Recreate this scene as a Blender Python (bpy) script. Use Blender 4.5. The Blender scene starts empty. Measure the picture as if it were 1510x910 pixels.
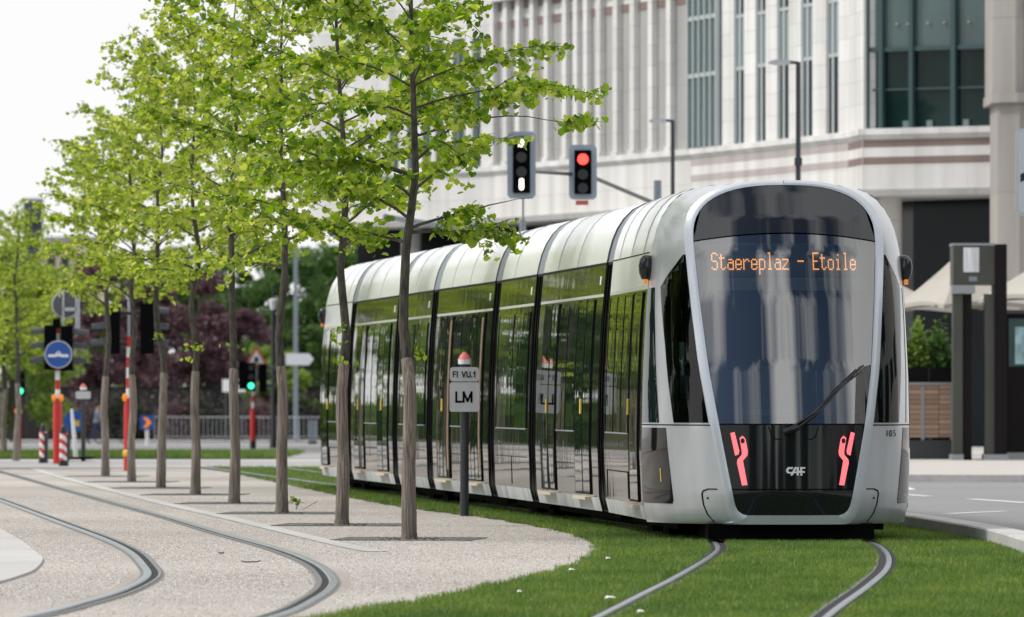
import bpy, math, random
import numpy as np
from mathutils import Vector, Matrix

random.seed(7)
rng = np.random.default_rng(11)
SC = bpy.context.scene
COL = SC.collection
R = math.radians
CAMH = 1.4

# ------------------------------------------------------------------ materials
def new_mat(name):
    m = bpy.data.materials.new(name)
    m.use_nodes = True
    nt = m.node_tree
    return m, nt, nt.nodes['Principled BSDF'], nt.nodes['Material Output']

def node(nt, typ, **kw):
    n = nt.nodes.new(typ)
    for k, v in kw.items():
        setattr(n, k, v)
    return n

def ramp(nt, src, stops):
    r = node(nt, 'ShaderNodeValToRGB')
    e = r.color_ramp.elements
    while len(e) < len(stops):
        e.new(0.5)
    for i, (p, c) in enumerate(stops):
        e[i].position = p
        e[i].color = (*c, 1)
    nt.links.new(src, r.inputs[0])
    return r

def mat(name, col, rough=0.5, metal=0.0, ior=1.5, vary=None, bump=None, coat=0.0, coord='Object'):
    """vary = (scale xyz or float, amount, detail); bump = (scale, strength, distance)"""
    m, nt, b, out = new_mat(name)
    b.inputs['Base Color'].default_value = (*col, 1)
    b.inputs['Roughness'].default_value = rough
    b.inputs['Metallic'].default_value = metal
    b.inputs['IOR'].default_value = ior
    b.inputs['Coat Weight'].default_value = coat
    b.inputs['Coat Roughness'].default_value = 0.05
    tc = node(nt, 'ShaderNodeTexCoord')
    def tex(scale, detail):
        mp = node(nt, 'ShaderNodeMapping')
        s = scale if isinstance(scale, (tuple, list)) else (scale,) * 3
        mp.inputs['Scale'].default_value = s
        nt.links.new(tc.outputs[coord], mp.inputs[0])
        n = node(nt, 'ShaderNodeTexNoise')
        n.inputs['Scale'].default_value = 1.0
        n.inputs['Detail'].default_value = detail
        nt.links.new(mp.outputs[0], n.inputs['Vector'])
        return n
    if vary:
        n = tex(vary[0], vary[2])
        lo = tuple(max(0, c * (1 - vary[1])) for c in col)
        hi = tuple(c * (1 + vary[1]) for c in col)
        r = ramp(nt, n.outputs['Fac'], [(0.3, lo), (0.7, hi)])
        nt.links.new(r.outputs[0], b.inputs['Base Color'])
    if bump:
        n = tex(bump[0], 3)
        bp = node(nt, 'ShaderNodeBump')
        bp.inputs['Strength'].default_value = bump[1]
        bp.inputs['Distance'].default_value = bump[2]
        nt.links.new(n.outputs['Fac'], bp.inputs['Height'])
        nt.links.new(bp.outputs[0], b.inputs['Normal'])
    return m

def emis(name, col, strength):
    m, nt, b, out = new_mat(name)
    b.inputs['Base Color'].default_value = (*[c * 0.5 for c in col], 1)
    b.inputs['Emission Color'].default_value = (*col, 1)
    b.inputs['Emission Strength'].default_value = strength
    b.inputs['Roughness'].default_value = 0.3
    return m

def leafmat(name, stops, trans=0.45, rough=0.5):
    m, nt, b, out = new_mat(name)
    g = node(nt, 'ShaderNodeNewGeometry')
    r = ramp(nt, g.outputs['Random Per Island'], stops)
    nt.links.new(r.outputs[0], b.inputs['Base Color'])
    b.inputs['Roughness'].default_value = rough
    t = node(nt, 'ShaderNodeBsdfTranslucent')
    hs = node(nt, 'ShaderNodeHueSaturation')
    hs.inputs['Value'].default_value = 1.65
    hs.inputs['Saturation'].default_value = 1.1
    nt.links.new(r.outputs[0], hs.inputs['Color'])
    nt.links.new(hs.outputs[0], t.inputs['Color'])
    mx = node(nt, 'ShaderNodeMixShader')
    mx.inputs[0].default_value = trans
    nt.links.new(b.outputs[0], mx.inputs[1])
    nt.links.new(t.outputs[0], mx.inputs[2])
    nt.links.new(mx.outputs[0], out.inputs[0])
    return m

def stone_mat(name, col, bw, bh, amount=0.06, mortar=0.75, rough=0.7, msize=0.012):
    """stone cladding: large rectangular slabs with thin joints, laid out in the wall's own (x, z)"""
    m, nt, b, out = new_mat(name)
    b.inputs['Roughness'].default_value = rough
    tc = node(nt, 'ShaderNodeTexCoord')
    sp = node(nt, 'ShaderNodeSeparateXYZ')
    nt.links.new(tc.outputs['Object'], sp.inputs[0])
    ad = node(nt, 'ShaderNodeMath', operation='ADD')
    nt.links.new(sp.outputs[0], ad.inputs[0]); nt.links.new(sp.outputs[1], ad.inputs[1])
    cb = node(nt, 'ShaderNodeCombineXYZ')
    nt.links.new(ad.outputs[0], cb.inputs[0]); nt.links.new(sp.outputs[2], cb.inputs[1])
    bk = node(nt, 'ShaderNodeTexBrick')
    bk.offset = 0.0
    bk.inputs['Scale'].default_value = 1
    bk.inputs['Brick Width'].default_value = bw
    bk.inputs['Row Height'].default_value = bh
    bk.inputs['Mortar Size'].default_value = msize
    bk.inputs['Color1'].default_value = (*[c * (1 - amount) for c in col], 1)
    bk.inputs['Color2'].default_value = (*[min(1, c * (1 + amount)) for c in col], 1)
    bk.inputs['Mortar'].default_value = (*[c * mortar for c in col], 1)
    nt.links.new(cb.outputs[0], bk.inputs['Vector'])
    nz = node(nt, 'ShaderNodeTexNoise'); nz.inputs['Scale'].default_value = 0.7; nz.inputs['Detail'].default_value = 5
    nt.links.new(tc.outputs['Object'], nz.inputs['Vector'])
    smp = node(nt, 'ShaderNodeMapping'); smp.inputs['Scale'].default_value = (2.2, 2.2, .22); nt.links.new(tc.outputs['Object'], smp.inputs[0]); nt.links.new(smp.outputs[0], nz.inputs['Vector'])
    rr = ramp(nt, nz.outputs['Fac'], [(0.3, (0.82, 0.81, 0.80)), (0.62, (1.04, 1.04, 1.04))])
    mx = node(nt, 'ShaderNodeMix', data_type='RGBA', blend_type='MULTIPLY')
    mx.inputs['Factor'].default_value = 1
    nt.links.new(bk.outputs['Color'], mx.inputs['A']); nt.links.new(rr.outputs[0], mx.inputs['B'])
    nt.links.new(mx.outputs['Result'], b.inputs['Base Color'])
    return m

def ground_mat(name, stops, scale, rough=0.85, big=None, bump=0.0, stretch=(1, 1, 1)):
    m, nt, b, out = new_mat(name)
    b.inputs['Roughness'].default_value = rough
    tc = node(nt, 'ShaderNodeTexCoord')
    mp = node(nt, 'ShaderNodeMapping'); mp.inputs['Scale'].default_value = stretch
    nt.links.new(tc.outputs['Object'], mp.inputs[0])
    n = node(nt, 'ShaderNodeTexNoise'); n.inputs['Scale'].default_value = scale; n.inputs['Detail'].default_value = 8
    n.inputs['Roughness'].default_value = 0.75
    nt.links.new(mp.outputs[0], n.inputs['Vector'])
    r = ramp(nt, n.outputs['Fac'], stops)
    last = r.outputs[0]
    if big:
        n2 = node(nt, 'ShaderNodeTexNoise'); n2.inputs['Scale'].default_value = big[0]; n2.inputs['Detail'].default_value = 4
        nt.links.new(mp.outputs[0], n2.inputs['Vector'])
        r2 = ramp(nt, n2.outputs['Fac'], [(0.3, (1 - big[1],) * 3), (0.7, (1 + big[1] * 0.5,) * 3)])
        mx = node(nt, 'ShaderNodeMix', data_type='RGBA', blend_type='MULTIPLY'); mx.inputs['Factor'].default_value = 1
        nt.links.new(last, mx.inputs['A']); nt.links.new(r2.outputs[0], mx.inputs['B'])
        last = mx.outputs['Result']
    nt.links.new(last, b.inputs['Base Color'])
    if bump:
        bp = node(nt, 'ShaderNodeBump'); bp.inputs['Strength'].default_value = bump; bp.inputs['Distance'].default_value = 0.02
        nt.links.new(n.outputs['Fac'], bp.inputs['Height']); nt.links.new(bp.outputs[0], b.inputs['Normal'])
    return m

def stripe_mat(name, c1, c2, pitch, slant=0.0, rough=0.4):
    """alternating painted bands along z (retro-reflective foil)"""
    m, nt, b, out = new_mat(name)
    b.inputs['Roughness'].default_value = rough
    tc = node(nt, 'ShaderNodeTexCoord'); sp = node(nt, 'ShaderNodeSeparateXYZ')
    nt.links.new(tc.outputs['Object'], sp.inputs[0])
    mu = node(nt, 'ShaderNodeMath', operation='MULTIPLY_ADD'); mu.inputs[1].default_value = slant
    nt.links.new(sp.outputs[0], mu.inputs[0]); nt.links.new(sp.outputs[2], mu.inputs[2])
    md = node(nt, 'ShaderNodeMath', operation='WRAP'); md.inputs[1].default_value = pitch * 2; md.inputs[2].default_value = 0
    nt.links.new(mu.outputs[0], md.inputs[0])
    gt = node(nt, 'ShaderNodeMath', operation='GREATER_THAN'); gt.inputs[1].default_value = pitch
    nt.links.new(md.outputs[0], gt.inputs[0])
    r = ramp(nt, gt.outputs[0], [(0.4, c1), (0.6, c2)])
    nt.links.new(r.outputs[0], b.inputs['Base Color'])
    return m

def bark_mat(name, c1, c2, scale, zs, bump=0.6):
    m, nt, b, out = new_mat(name)
    b.inputs['Roughness'].default_value = 0.9
    tc = node(nt, 'ShaderNodeTexCoord'); mp = node(nt, 'ShaderNodeMapping')
    mp.inputs['Scale'].default_value = (scale, scale, zs)
    nt.links.new(tc.outputs['Object'], mp.inputs[0])
    n = node(nt, 'ShaderNodeTexNoise'); n.inputs['Scale'].default_value = 1; n.inputs['Detail'].default_value = 6
    nt.links.new(mp.outputs[0], n.inputs['Vector'])
    r = ramp(nt, n.outputs['Fac'], [(0.32, c1), (0.68, c2)])
    nt.links.new(r.outputs[0], b.inputs['Base Color'])
    bp = node(nt, 'ShaderNodeBump'); bp.inputs['Strength'].default_value = bump; bp.inputs['Distance'].default_value = 0.01
    nt.links.new(n.outputs['Fac'], bp.inputs['Height']); nt.links.new(bp.outputs[0], b.inputs['Normal'])
    return m

def glass_mat(name, tint, ior, rough=0.0):
    """thin sheet of tinted glass: see-through, with a Fresnel mirror on top"""
    m, nt, b, out = new_mat(name)
    nt.nodes.remove(b)
    t = node(nt, 'ShaderNodeBsdfTransparent'); t.inputs[0].default_value = (*tint, 1)
    g = node(nt, 'ShaderNodeBsdfGlossy'); g.inputs['Roughness'].default_value = rough
    f = node(nt, 'ShaderNodeFresnel'); f.inputs[0].default_value = ior
    mx = node(nt, 'ShaderNodeMixShader')
    nt.links.new(f.outputs[0], mx.inputs[0]); nt.links.new(t.outputs[0], mx.inputs[1]); nt.links.new(g.outputs[0], mx.inputs[2])
    nt.links.new(mx.outputs[0], out.inputs[0])
    return m

M = {}
M['silver'] = mat('silver_paint', (0.50, 0.525, 0.545), 0.30, 0.45, vary=((5, 5, .9), 0.09, 6), coat=0.3)
M['frame'] = mat('pale_silver_frame', (0.52, 0.55, 0.58), 0.32, 0.3, coat=0.3)
M['roofwhite'] = mat('gloss_white_roof', (0.86, 0.88, 0.90), 0.16, 0.0, vary=((0.6, 0.25, 2), 0.04, 3), coat=0.1, ior=1.4, bump=((0.5, 0.9, 1.2), 0.10, 0.05))
M['skirt'] = mat('pale_grey_skirt', (0.50, 0.52, 0.53), 0.4, vary=((5, 5, 1.2), 0.22, 6))
M['mirror'] = mat('dark_mirror_side', (0.012, 0.014, 0.013), 0.04, 0.0, ior=2.25, bump=((0.7, 2.0, 0.5), 0.14, 0.02))
M['mirror_pane'] = mat('dark_mirror_glass', (0.010, 0.016, 0.014), 0.012, 0.0, ior=2.3, bump=((0.6, 1.4, 0.4), 0.10, 0.02))
M['seam'] = mat('black_rubber_seam', (0.005, 0.005, 0.006), 0.6, ior=1.2)
M['seam_pale'] = mat('roof_panel_joint', (0.42, 0.45, 0.46), 0.5)
M['bellow'] = mat('black_gangway', (0.007, 0.008, 0.010), 0.6, ior=1.2)
M['bluegrey'] = mat('blue_grey_band', (0.20, 0.23, 0.265), 0.45)
M['rail_line'] = mat('pale_rail_line', (0.62, 0.63, 0.60), 0.3, 0.4)
M['glossblack'] = mat('gloss_black_mask', (0.010, 0.011, 0.014), 0.05, 0, ior=1.48)
M['cornerpanel'] = mat('dark_corner_panel', (0.008, 0.008, 0.009), 0.05, 0, ior=1.33)
M['domeglass'] = mat('dome_glass', (0.012, 0.014, 0.018), 0.02, 0, ior=1.5)
M['quarter'] = mat('quarter_glass', (0.006, 0.014, 0.016), 0.02, 0, ior=1.36)
M['quarter_glass'] = glass_mat('cab_side_glass', (0.45, 0.55, 0.55), 1.42)
M['cabpale2'] = mat('cab_pale_post', (0.38, 0.50, 0.47), 0.7)
M['windshield'] = glass_mat('windscreen_glass', (0.42, 0.54, 0.56), 2.6)
M['cabdark'] = mat('cab_lining', (0.03, 0.078, 0.092), 0.7)
M['cabgrey'] = mat('cab_dashboard', (0.16, 0.18, 0.18), 0.6)
M['cabpale'] = mat('cab_blind', (0.30, 0.37, 0.36), 0.7)
M['led'] = emis('orange_led', (1.0, 0.30, 0.07), 3.2)
M['redlamp'] = emis('red_lamp', (1.0, 0.17, 0.19), 1.2)
M['orange'] = emis('orange_marker', (1.0, 0.30, 0.02), 0.5)
M['whitepaint'] = mat('white_paint', (0.80, 0.80, 0.80), 0.5)
M['black'] = mat('black_plastic', (0.012, 0.012, 0.013), 0.35)
M['pod'] = mat('gloss_black_pod', (0.008, 0.008, 0.009), 0.12)
M['blackmatt'] = mat('black_matt', (0.004, 0.004, 0.005), 0.8, ior=1.12)
M['under'] = mat('underframe_black', (0.004, 0.004, 0.004), 0.8, ior=1.1)
M['stepwood'] = mat('door_step_tan', (0.62, 0.52, 0.38), 0.6)
M['yellow'] = mat('yellow_button', (0.75, 0.50, 0.03), 0.4)
M['stripbrown'] = mat('orange_brown_strip', (0.24, 0.11, 0.03), 0.25, ior=1.7)
M['steel'] = mat('rail_steel', (0.33, 0.36, 0.40), 0.33, 0.9, vary=((6, 6, 6), 0.15, 4))
M['steeldull'] = mat('rail_lip_steel', (0.20, 0.205, 0.21), 0.4, 0.7, vary=((4, 4, 4), 0.2, 4))
M['groove'] = mat('rail_groove', (0.012, 0.012, 0.013), 0.9)
M['rubber'] = mat('rail_edging', (0.17, 0.165, 0.16), 0.8, vary=((3, 3, 3), 0.2, 5))
M['gravel'] = ground_mat('gravel_bound', [(0.25, (0.285, 0.255, 0.228)), (0.5, (0.43, 0.392, 0.357)), (0.75, (0.55, 0.512, 0.472))], 30, 0.95, big=(0.16, 0.26), bump=0.5)
M['concrete'] = ground_mat('pale_concrete', [(0.3, (0.42, 0.41, 0.40)), (0.7, (0.54, 0.53, 0.515))], 4, 0.9, big=(0.3, 0.12))
M['asphalt'] = ground_mat('worn_asphalt', [(0.3, (0.20, 0.20, 0.205)), (0.7, (0.27, 0.27, 0.275))], 25, 0.85, big=(0.15, 0.12))
M['groundm'] = ground_mat('ground_grey', [(0.3, (0.30, 0.295, 0.29)), (0.7, (0.38, 0.375, 0.37))], 3, 0.9, big=(0.05, 0.15))
M['pave'] = ground_mat('pavement_slabs', [(0.3, (0.42, 0.39, 0.36)), (0.7, (0.52, 0.49, 0.46))], 5, 0.9, big=(0.4, 0.1))
M['soil'] = ground_mat('turf_soil', [(0.3, (0.025, 0.05, 0.010)), (0.7, (0.05, 0.09, 0.018))], 9, 0.95, big=(0.5, 0.3))
M['kerb'] = ground_mat('kerb_stone', [(0.3, (0.42, 0.41, 0.40)), (0.7, (0.56, 0.55, 0.53))], 8, 0.85, big=(0.8, 0.15))
M['grass'] = leafmat('grass_blades', [(0.0, (0.060, 0.125, 0.018)), (0.4, (0.095, 0.187, 0.028)), (0.8, (0.140, 0.240, 0.045)), (1.0, (0.32, 0.34, 0.14))], 0.35, 0.55)
def add_patches(m, scale, lo, hi):
    nt = m.node_tree; b = nt.nodes['Principled BSDF']; src = b.inputs['Base Color'].links[0].from_socket
    tc = node(nt, 'ShaderNodeTexCoord'); mp = node(nt, 'ShaderNodeMapping'); mp.inputs['Scale'].default_value = scale
    nt.links.new(tc.outputs['Object'], mp.inputs[0])
    n = node(nt, 'ShaderNodeTexNoise'); n.inputs['Scale'].default_value = 1; n.inputs['Detail'].default_value = 4
    nt.links.new(mp.outputs[0], n.inputs['Vector'])
    r = ramp(nt, n.outputs['Fac'], [(0.32, lo), (0.66, hi)])
    mx = node(nt, 'ShaderNodeMix', data_type='RGBA', blend_type='MULTIPLY'); mx.inputs['Factor'].default_value = 1
    nt.links.new(src, mx.inputs['A']); nt.links.new(r.outputs[0], mx.inputs['B'])
    for l in list(src.links):
        if l.to_node != mx: nt.links.new(mx.outputs['Result'], l.to_socket)
add_patches(M['grass'], (1.3, .45, 1), (0.72, 0.80, 0.75), (1.42, 1.22, 1.15))
M['leaf'] = leafmat('lime_leaf', [(0.0, (0.055, 0.120, 0.012)), (0.25, (0.150, 0.255, 0.022)), (0.7, (0.280, 0.375, 0.040)), (1.0, (0.46, 0.50, 0.10))], 0.5, 0.5)
M['leaf_young'] = leafmat('young_lime_leaf', [(0.0, (0.110, 0.180, 0.020)), (0.3, (0.215, 0.305, 0.036)), (0.7, (0.340, 0.420, 0.062)), (1.0, (0.52, 0.54, 0.13))], 0.55, 0.5)
M['leaf_green'] = leafmat('mid_green_leaf', [(0.0, (0.03, 0.075, 0.014)), (0.5, (0.055, 0.12, 0.022)), (1.0, (0.10, 0.18, 0.035))], 0.35)
M['leaf_pale'] = leafmat('pale_green_leaf', [(0.0, (0.10, 0.17, 0.03)), (0.5, (0.17, 0.26, 0.045)), (1.0, (0.26, 0.33, 0.08))], 0.45)
M['leaf_dark'] = leafmat('dark_shrub_leaf', [(0.0, (0.012, 0.016, 0.010)), (0.5, (0.024, 0.030, 0.016)), (1.0, (0.05, 0.06, 0.03))], 0.2)
M['leaf_purple'] = leafmat('purple_leaf', [(0.0, (0.070, 0.036, 0.044)), (0.5, (0.125, 0.066, 0.080)), (1.0, (0.18, 0.105, 0.120))], 0.3)
M['bark'] = bark_mat('young_bark', (0.030, 0.027, 0.022), (0.105, 0.092, 0.072), 30, 9)
M['wrap'] = bark_mat('reed_wrap', (0.085, 0.066, 0.052), (0.34, 0.285, 0.24), 75, 2.2, 1.0)
M['twig'] = mat('twig_brown', (0.06, 0.042, 0.030), 0.8)
M['postgrey'] = mat('dark_grey_post', (0.035, 0.040, 0.045), 0.45)
M['signgrey'] = mat('grey_sign_plate', (0.56, 0.57, 0.57), 0.45, vary=((4, 4, 4), 0.04, 3))
M['signback'] = mat('sign_back_grey', (0.10, 0.11, 0.12), 0.5)
M['galv'] = mat('galvanised_steel', (0.48, 0.50, 0.52), 0.4, 0.6)
M['bluepole'] = mat('blue_grey_pole', (0.22, 0.26, 0.29), 0.45, 0.3)
M['armgrey'] = mat('dark_arm_grey', (0.11, 0.125, 0.14), 0.45, 0.2)
M['red'] = mat('red_paint', (0.52, 0.025, 0.02), 0.4, vary=((3, 3, 1), 0.12, 3))
M['sunred'] = mat('faded_red', (0.60, 0.13, 0.10), 0.5)
M['redwhite'] = stripe_mat('red_white_bands', (0.55, 0.03, 0.025), (0.78, 0.78, 0.76), 0.20)
M['redwhite_slant'] = stripe_mat('red_white_slant', (0.55, 0.05, 0.04), (0.75, 0.75, 0.74), 0.10, 0.9)
M['blue'] = mat('sign_blue', (0.015, 0.09, 0.36), 0.35)
M['rimblue'] = mat('signal_rim_blue_grey', (0.34, 0.40, 0.46), 0.45)
M['lensoff'] = mat('dark_lens', (0.018, 0.02, 0.022), 0.2)
M['lampred'] = emis('signal_red', (1.0, 0.05, 0.035), 3.2)
M['lampgreen'] = emis('signal_green', (0.05, 0.9, 0.45), 2.5)
M['lampwhite'] = emis('signal_white', (1.0, 0.97, 0.80), 3.0)
M['stone'] = stone_mat('pale_limestone', (0.76, 0.745, 0.725), 1.15, 0.62)
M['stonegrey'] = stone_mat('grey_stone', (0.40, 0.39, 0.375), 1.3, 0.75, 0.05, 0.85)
M['stonepodium'] = stone_mat('podium_stone', (0.74, 0.72, 0.695), 1.6, 1.9, 0.04, 0.8)
M['stonebrown'] = stone_mat('brown_stone_band', (0.23, 0.165, 0.15), 1.2, 3.0, 0.08, 0.8)
M['stonepink'] = stone_mat('pinkish_band', (0.47, 0.42, 0.40), 1.2, 3.0, 0.05, 0.9)
M['stonepier'] = stone_mat('pier_stone', (0.36, 0.335, 0.31), 1.4, 2.2, 0.08, 0.75)
M['bglass'] = mat('building_glass_dark', (0.006, 0.020, 0.022), 0.03, ior=1.36, vary=((0.5, 0.5, 0.3), 0.5, 3))
M['slot_glass'] = mat('slot_window_glass', (0.010, 0.024, 0.028), 0.2, ior=1.12, vary=((0.5, 0.5, 0.3), 0.5, 3))
M['bglass_pale'] = mat('building_glass_pale', (0.17, 0.23, 0.235), 0.06, ior=1.6, vary=((0.8, 0.8, 0.25), 0.2, 3))
M['bglass_mid'] = mat('building_glass_mid', (0.085, 0.13, 0.135), 0.05, ior=1.6, vary=((0.6, 0.6, 0.3), 0.3, 3))
M['bframe'] = mat('teal_frame', (0.045, 0.085, 0.09), 0.4)
M['palebframe'] = mat('pale_frame', (0.42, 0.46, 0.46), 0.4)
M['darkvoid'] = mat('dark_ground_floor_glass', (0.006, 0.009, 0.012), 0.15, ior=1.2)
M['olive'] = mat('olive_grey_cladding', (0.060, 0.062, 0.050), 0.6, vary=((2, 2, 1), 0.12, 3))
M['kiosk'] = mat('dark_brown_cladding', (0.010, 0.008, 0.008), 0.6, ior=1.25)
M['cream'] = mat('cream_canvas', (0.43, 0.40, 0.355), 0.9, vary=((1, 1, 1), 0.05, 3))
M['woodslat'] = stone_mat('wood_slats', (0.44, 0.29, 0.20), 0.9, 0.105, 0.22, 0.35, 0.7, 0.010)
M['capgrey'] = mat('metal_cap', (0.30, 0.31, 0.32), 0.4)
M['parkwall'] = stone_mat('dark_timber_wall', (0.040, 0.034, 0.032), 0.22, 3.0, 0.35, 0.4, 0.9, 0.02)
M['towerblue'] = mat('dark_slate_cladding', (0.055, 0.075, 0.085), 0.6)
M['towerpale'] = mat('sandy_render', (0.55, 0.45, 0.33), 0.8)
M['skin'] = mat('skin', (0.42, 0.26, 0.19), 0.6)
M['jacket'] = mat('grey_jacket', (0.22, 0.24, 0.27), 0.9)
M['jeans'] = mat('blue_trousers', (0.02, 0.04, 0.09), 0.9)
M['hair'] = mat('dark_hair', (0.012, 0.010, 0.009), 0.8)
M['pebble'] = leafmat('pebbles', [(0.0, (0.05, 0.042, 0.03)), (0.03, (0.24, 0.21, 0.185)), (0.35, (0.40, 0.365, 0.33)), (0.7, (0.50, 0.462, 0.425)), (1.0, (0.66, 0.63, 0.59))], 0.0, 0.85)
M['poster'] = mat('white_poster', (0.70, 0.72, 0.72), 0.6, vary=((14, 14, 1.2), 0.25, 3))
M['cyanposter'] = mat('pale_cyan_poster', (0.35, 0.55, 0.58), 0.6, vary=((8, 8, 3), 0.4, 3))

# ------------------------------------------------------------------ mesh builder
class MB:
    def __init__(s):
        s.v = []; s.f = []; s.m = []
    def add(s, verts, faces, mi=0):
        o = len(s.v); s.v += [tuple(p) for p in verts]
        for f in faces:
            s.f.append(tuple(i + o for i in f)); s.m.append(mi)
        return s
    def box(s, x0, x1, y0, y1, z0, z1, mi=0, rz=0, c=(0, 0)):
        p = []
        for z in (z0, z1):
            for x, y in ((x0, y0), (x1, y0), (x1, y1), (x0, y1)):
                if rz:
                    dx, dy = x - c[0], y - c[1]
                    x, y = c[0] + dx * math.cos(rz) - dy * math.sin(rz), c[1] + dx * math.sin(rz) + dy * math.cos(rz)
                p.append((x, y, z))
        return s.add(p, [(0, 3, 2, 1), (4, 5, 6, 7), (0, 1, 5, 4), (1, 2, 6, 5), (2, 3, 7, 6), (3, 0, 4, 7)], mi)
    def tube(s, pts, rad, n=8, mi=0, cap=True):
        pts = [Vector(p) for p in pts]
        if not isinstance(rad, (list, tuple)): rad = [rad] * len(pts)
        rings = []
        up0 = None
        for i, p in enumerate(pts):
            d = (pts[min(i + 1, len(pts) - 1)] - pts[max(i - 1, 0)])
            if d.length < 1e-9: d = Vector((0, 0, 1))
            d.normalize()
            if up0 is None:
                a = Vector((1, 0, 0)) if abs(d.x) < 0.8 else Vector((0, 1, 0))
            else:
                a = up0
            u = (a - d * a.dot(d)); u.normalize(); w = d.cross(u); up0 = u
            rings.append([p + (u * math.cos(2 * math.pi * k / n) + w * math.sin(2 * math.pi * k / n)) * rad[i] for k in range(n)])
        verts = [q for r in rings for q in r]; faces = []
        for i in range(len(pts) - 1):
            for k in range(n):
                a, b = i * n + k, i * n + (k + 1) % n
                faces.append((a, b, b + n, a + n))
        if cap:
            faces.append(tuple(range(n - 1, -1, -1))); faces.append(tuple((len(pts) - 1) * n + k for k in range(n)))
        return s.add(verts, faces, mi)
    def lathe(s, prof, c=(0, 0, 0), n=16, mi=0):
        verts = []; faces = []
        for r, z in prof:
            for k in range(n):
                a = 2 * math.pi * k / n
                verts.append((c[0] + r * math.cos(a), c[1] + r * math.sin(a), c[2] + z))
        for i in range(len(prof) - 1):
            for k in range(n):
                a, b = i * n + k, i * n + (k + 1) % n
                faces.append((a, b, b + n, a + n))
        faces.append(tuple(range(n - 1, -1, -1))); faces.append(tuple((len(prof) - 1) * n + k for k in range(n)))
        return s.add(verts, faces, mi)
    def prism(s, poly, y0, y1, mi=0):
        """polygon in (x, z) pushed from y0 to y1"""
        n = len(poly)
        v = [(x, y0, z) for x, z in poly] + [(x, y1, z) for x, z in poly]
        f = [tuple(range(n)), tuple(range(2 * n - 1, n - 1, -1))]
        for i in range(n):
            j = (i + 1) % n
            f.append((i, i + n, j + n, j))
        return s.add(v, f, mi)
    def plate(s, poly, z0, z1, mi=0):
        """polygon in (x, y) pushed from z0 up to z1"""
        n = len(poly)
        v = [(x, y, z0) for x, y in poly] + [(x, y, z1) for x, y in poly]
        f = [tuple(range(n - 1, -1, -1)), tuple(range(n, 2 * n))]
        for i in range(n):
            j = (i + 1) % n
            f.append((i, j, j + n, i + n))
        return s.add(v, f, mi)
    def build(s, name, mats, parent=None, smooth=False, loc=None, rz=0):
        me = bpy.data.meshes.new(name)
        me.from_pydata(s.v, [], s.f)
        if not isinstance(mats, (list, tuple)): mats = [mats]
        for m in mats: me.materials.append(m)
        if len(mats) > 1: me.polygons.foreach_set('material_index', s.m)
        if smooth:
            me.polygons.foreach_set('use_smooth', [True] * len(me.polygons))
        me.update()
        import bmesh
        if smooth != 'noweld' and len(s.v) < 60000:
            bm = bmesh.new(); bm.from_mesh(me)
            if smooth: bmesh.ops.remove_doubles(bm, verts=bm.verts, dist=2e-4)
            bmesh.ops.recalc_face_normals(bm, faces=bm.faces)
            bm.to_mesh(me); bm.free()
        if smooth:
            try: me.set_sharp_from_angle(angle=R(38))
            except Exception: pass
        return link(name, me, parent, loc, rz)

def link(name, data, parent=None, loc=None, rz=0):
    o = bpy.data.objects.new(name, data)
    COL.objects.link(o)
    if parent: o.parent = parent
    if loc: o.location = loc
    if rz: o.rotation_euler = (0, 0, rz)
    return o

def tag(o, label, cat, group=None, kind=None):
    o['label'] = label; o['category'] = cat
    if group: o['group'] = group
    if kind: o['kind'] = kind
    return o
def struct(o, kind='structure', label=None):
    o['kind'] = kind
    if label: o['label'] = label
    return o
def thing(name, loc, label, cat, group=None, rz=0):
    return tag(link(name, None, None, loc, rz), label, cat, group)
def copy_tree(o, parent=None):
    c = o.copy(); COL.objects.link(c); c.parent = parent
    for ch in [x for x in list(bpy.data.objects) if x.parent == o]:
        copy_tree(ch, c)
    return c

def rrect(x0, x1, z0, z1, r, n=4):
    pts = []
    for cx, cz, a0 in ((x1 - r, z0 + r, -90), (x1 - r, z1 - r, 0), (x0 + r, z1 - r, 90), (x0 + r, z0 + r, 180)):
        for k in range(n + 1):
            a = R(a0 + 90 * k / n); pts.append((cx + r * math.cos(a), cz + r * math.sin(a)))
    return pts
def disc(cx, cz, r, n=20):
    return [(cx + r * math.cos(2 * math.pi * k / n), cz + r * math.sin(2 * math.pi * k / n)) for k in range(n)]

def text_mesh(name, body, size, mt, parent, loc, rot=(R(90), 0, 0), bold=0.0, extrude=0.002, sx=1.0, space=1.0):
    cu = bpy.data.curves.new(name, 'FONT')
    cu.body = body; cu.size = size; cu.align_x = 'CENTER'; cu.align_y = 'CENTER'
    cu.extrude = extrude; cu.offset = bold; cu.space_character = space
    o = bpy.data.objects.new(name, cu); COL.objects.link(o)
    dg = bpy.context.evaluated_depsgraph_get(); dg.update()
    me = bpy.data.meshes.new_from_object(o.evaluated_get(dg))
    bpy.data.objects.remove(o)
    me.materials.clear(); me.materials.append(mt)
    t = link(name, me, parent, loc); t.rotation_euler = rot; t.scale = (sx, 1, 1)
    return t

def interp(x, xs, ys):
    if x <= xs[0]: return ys[0]
    for i in range(len(xs) - 1):
        if x <= xs[i + 1]:
            t = (x - xs[i]) / (xs[i + 1] - xs[i]); return ys[i] + t * (ys[i + 1] - ys[i])
    return ys[-1]

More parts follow.
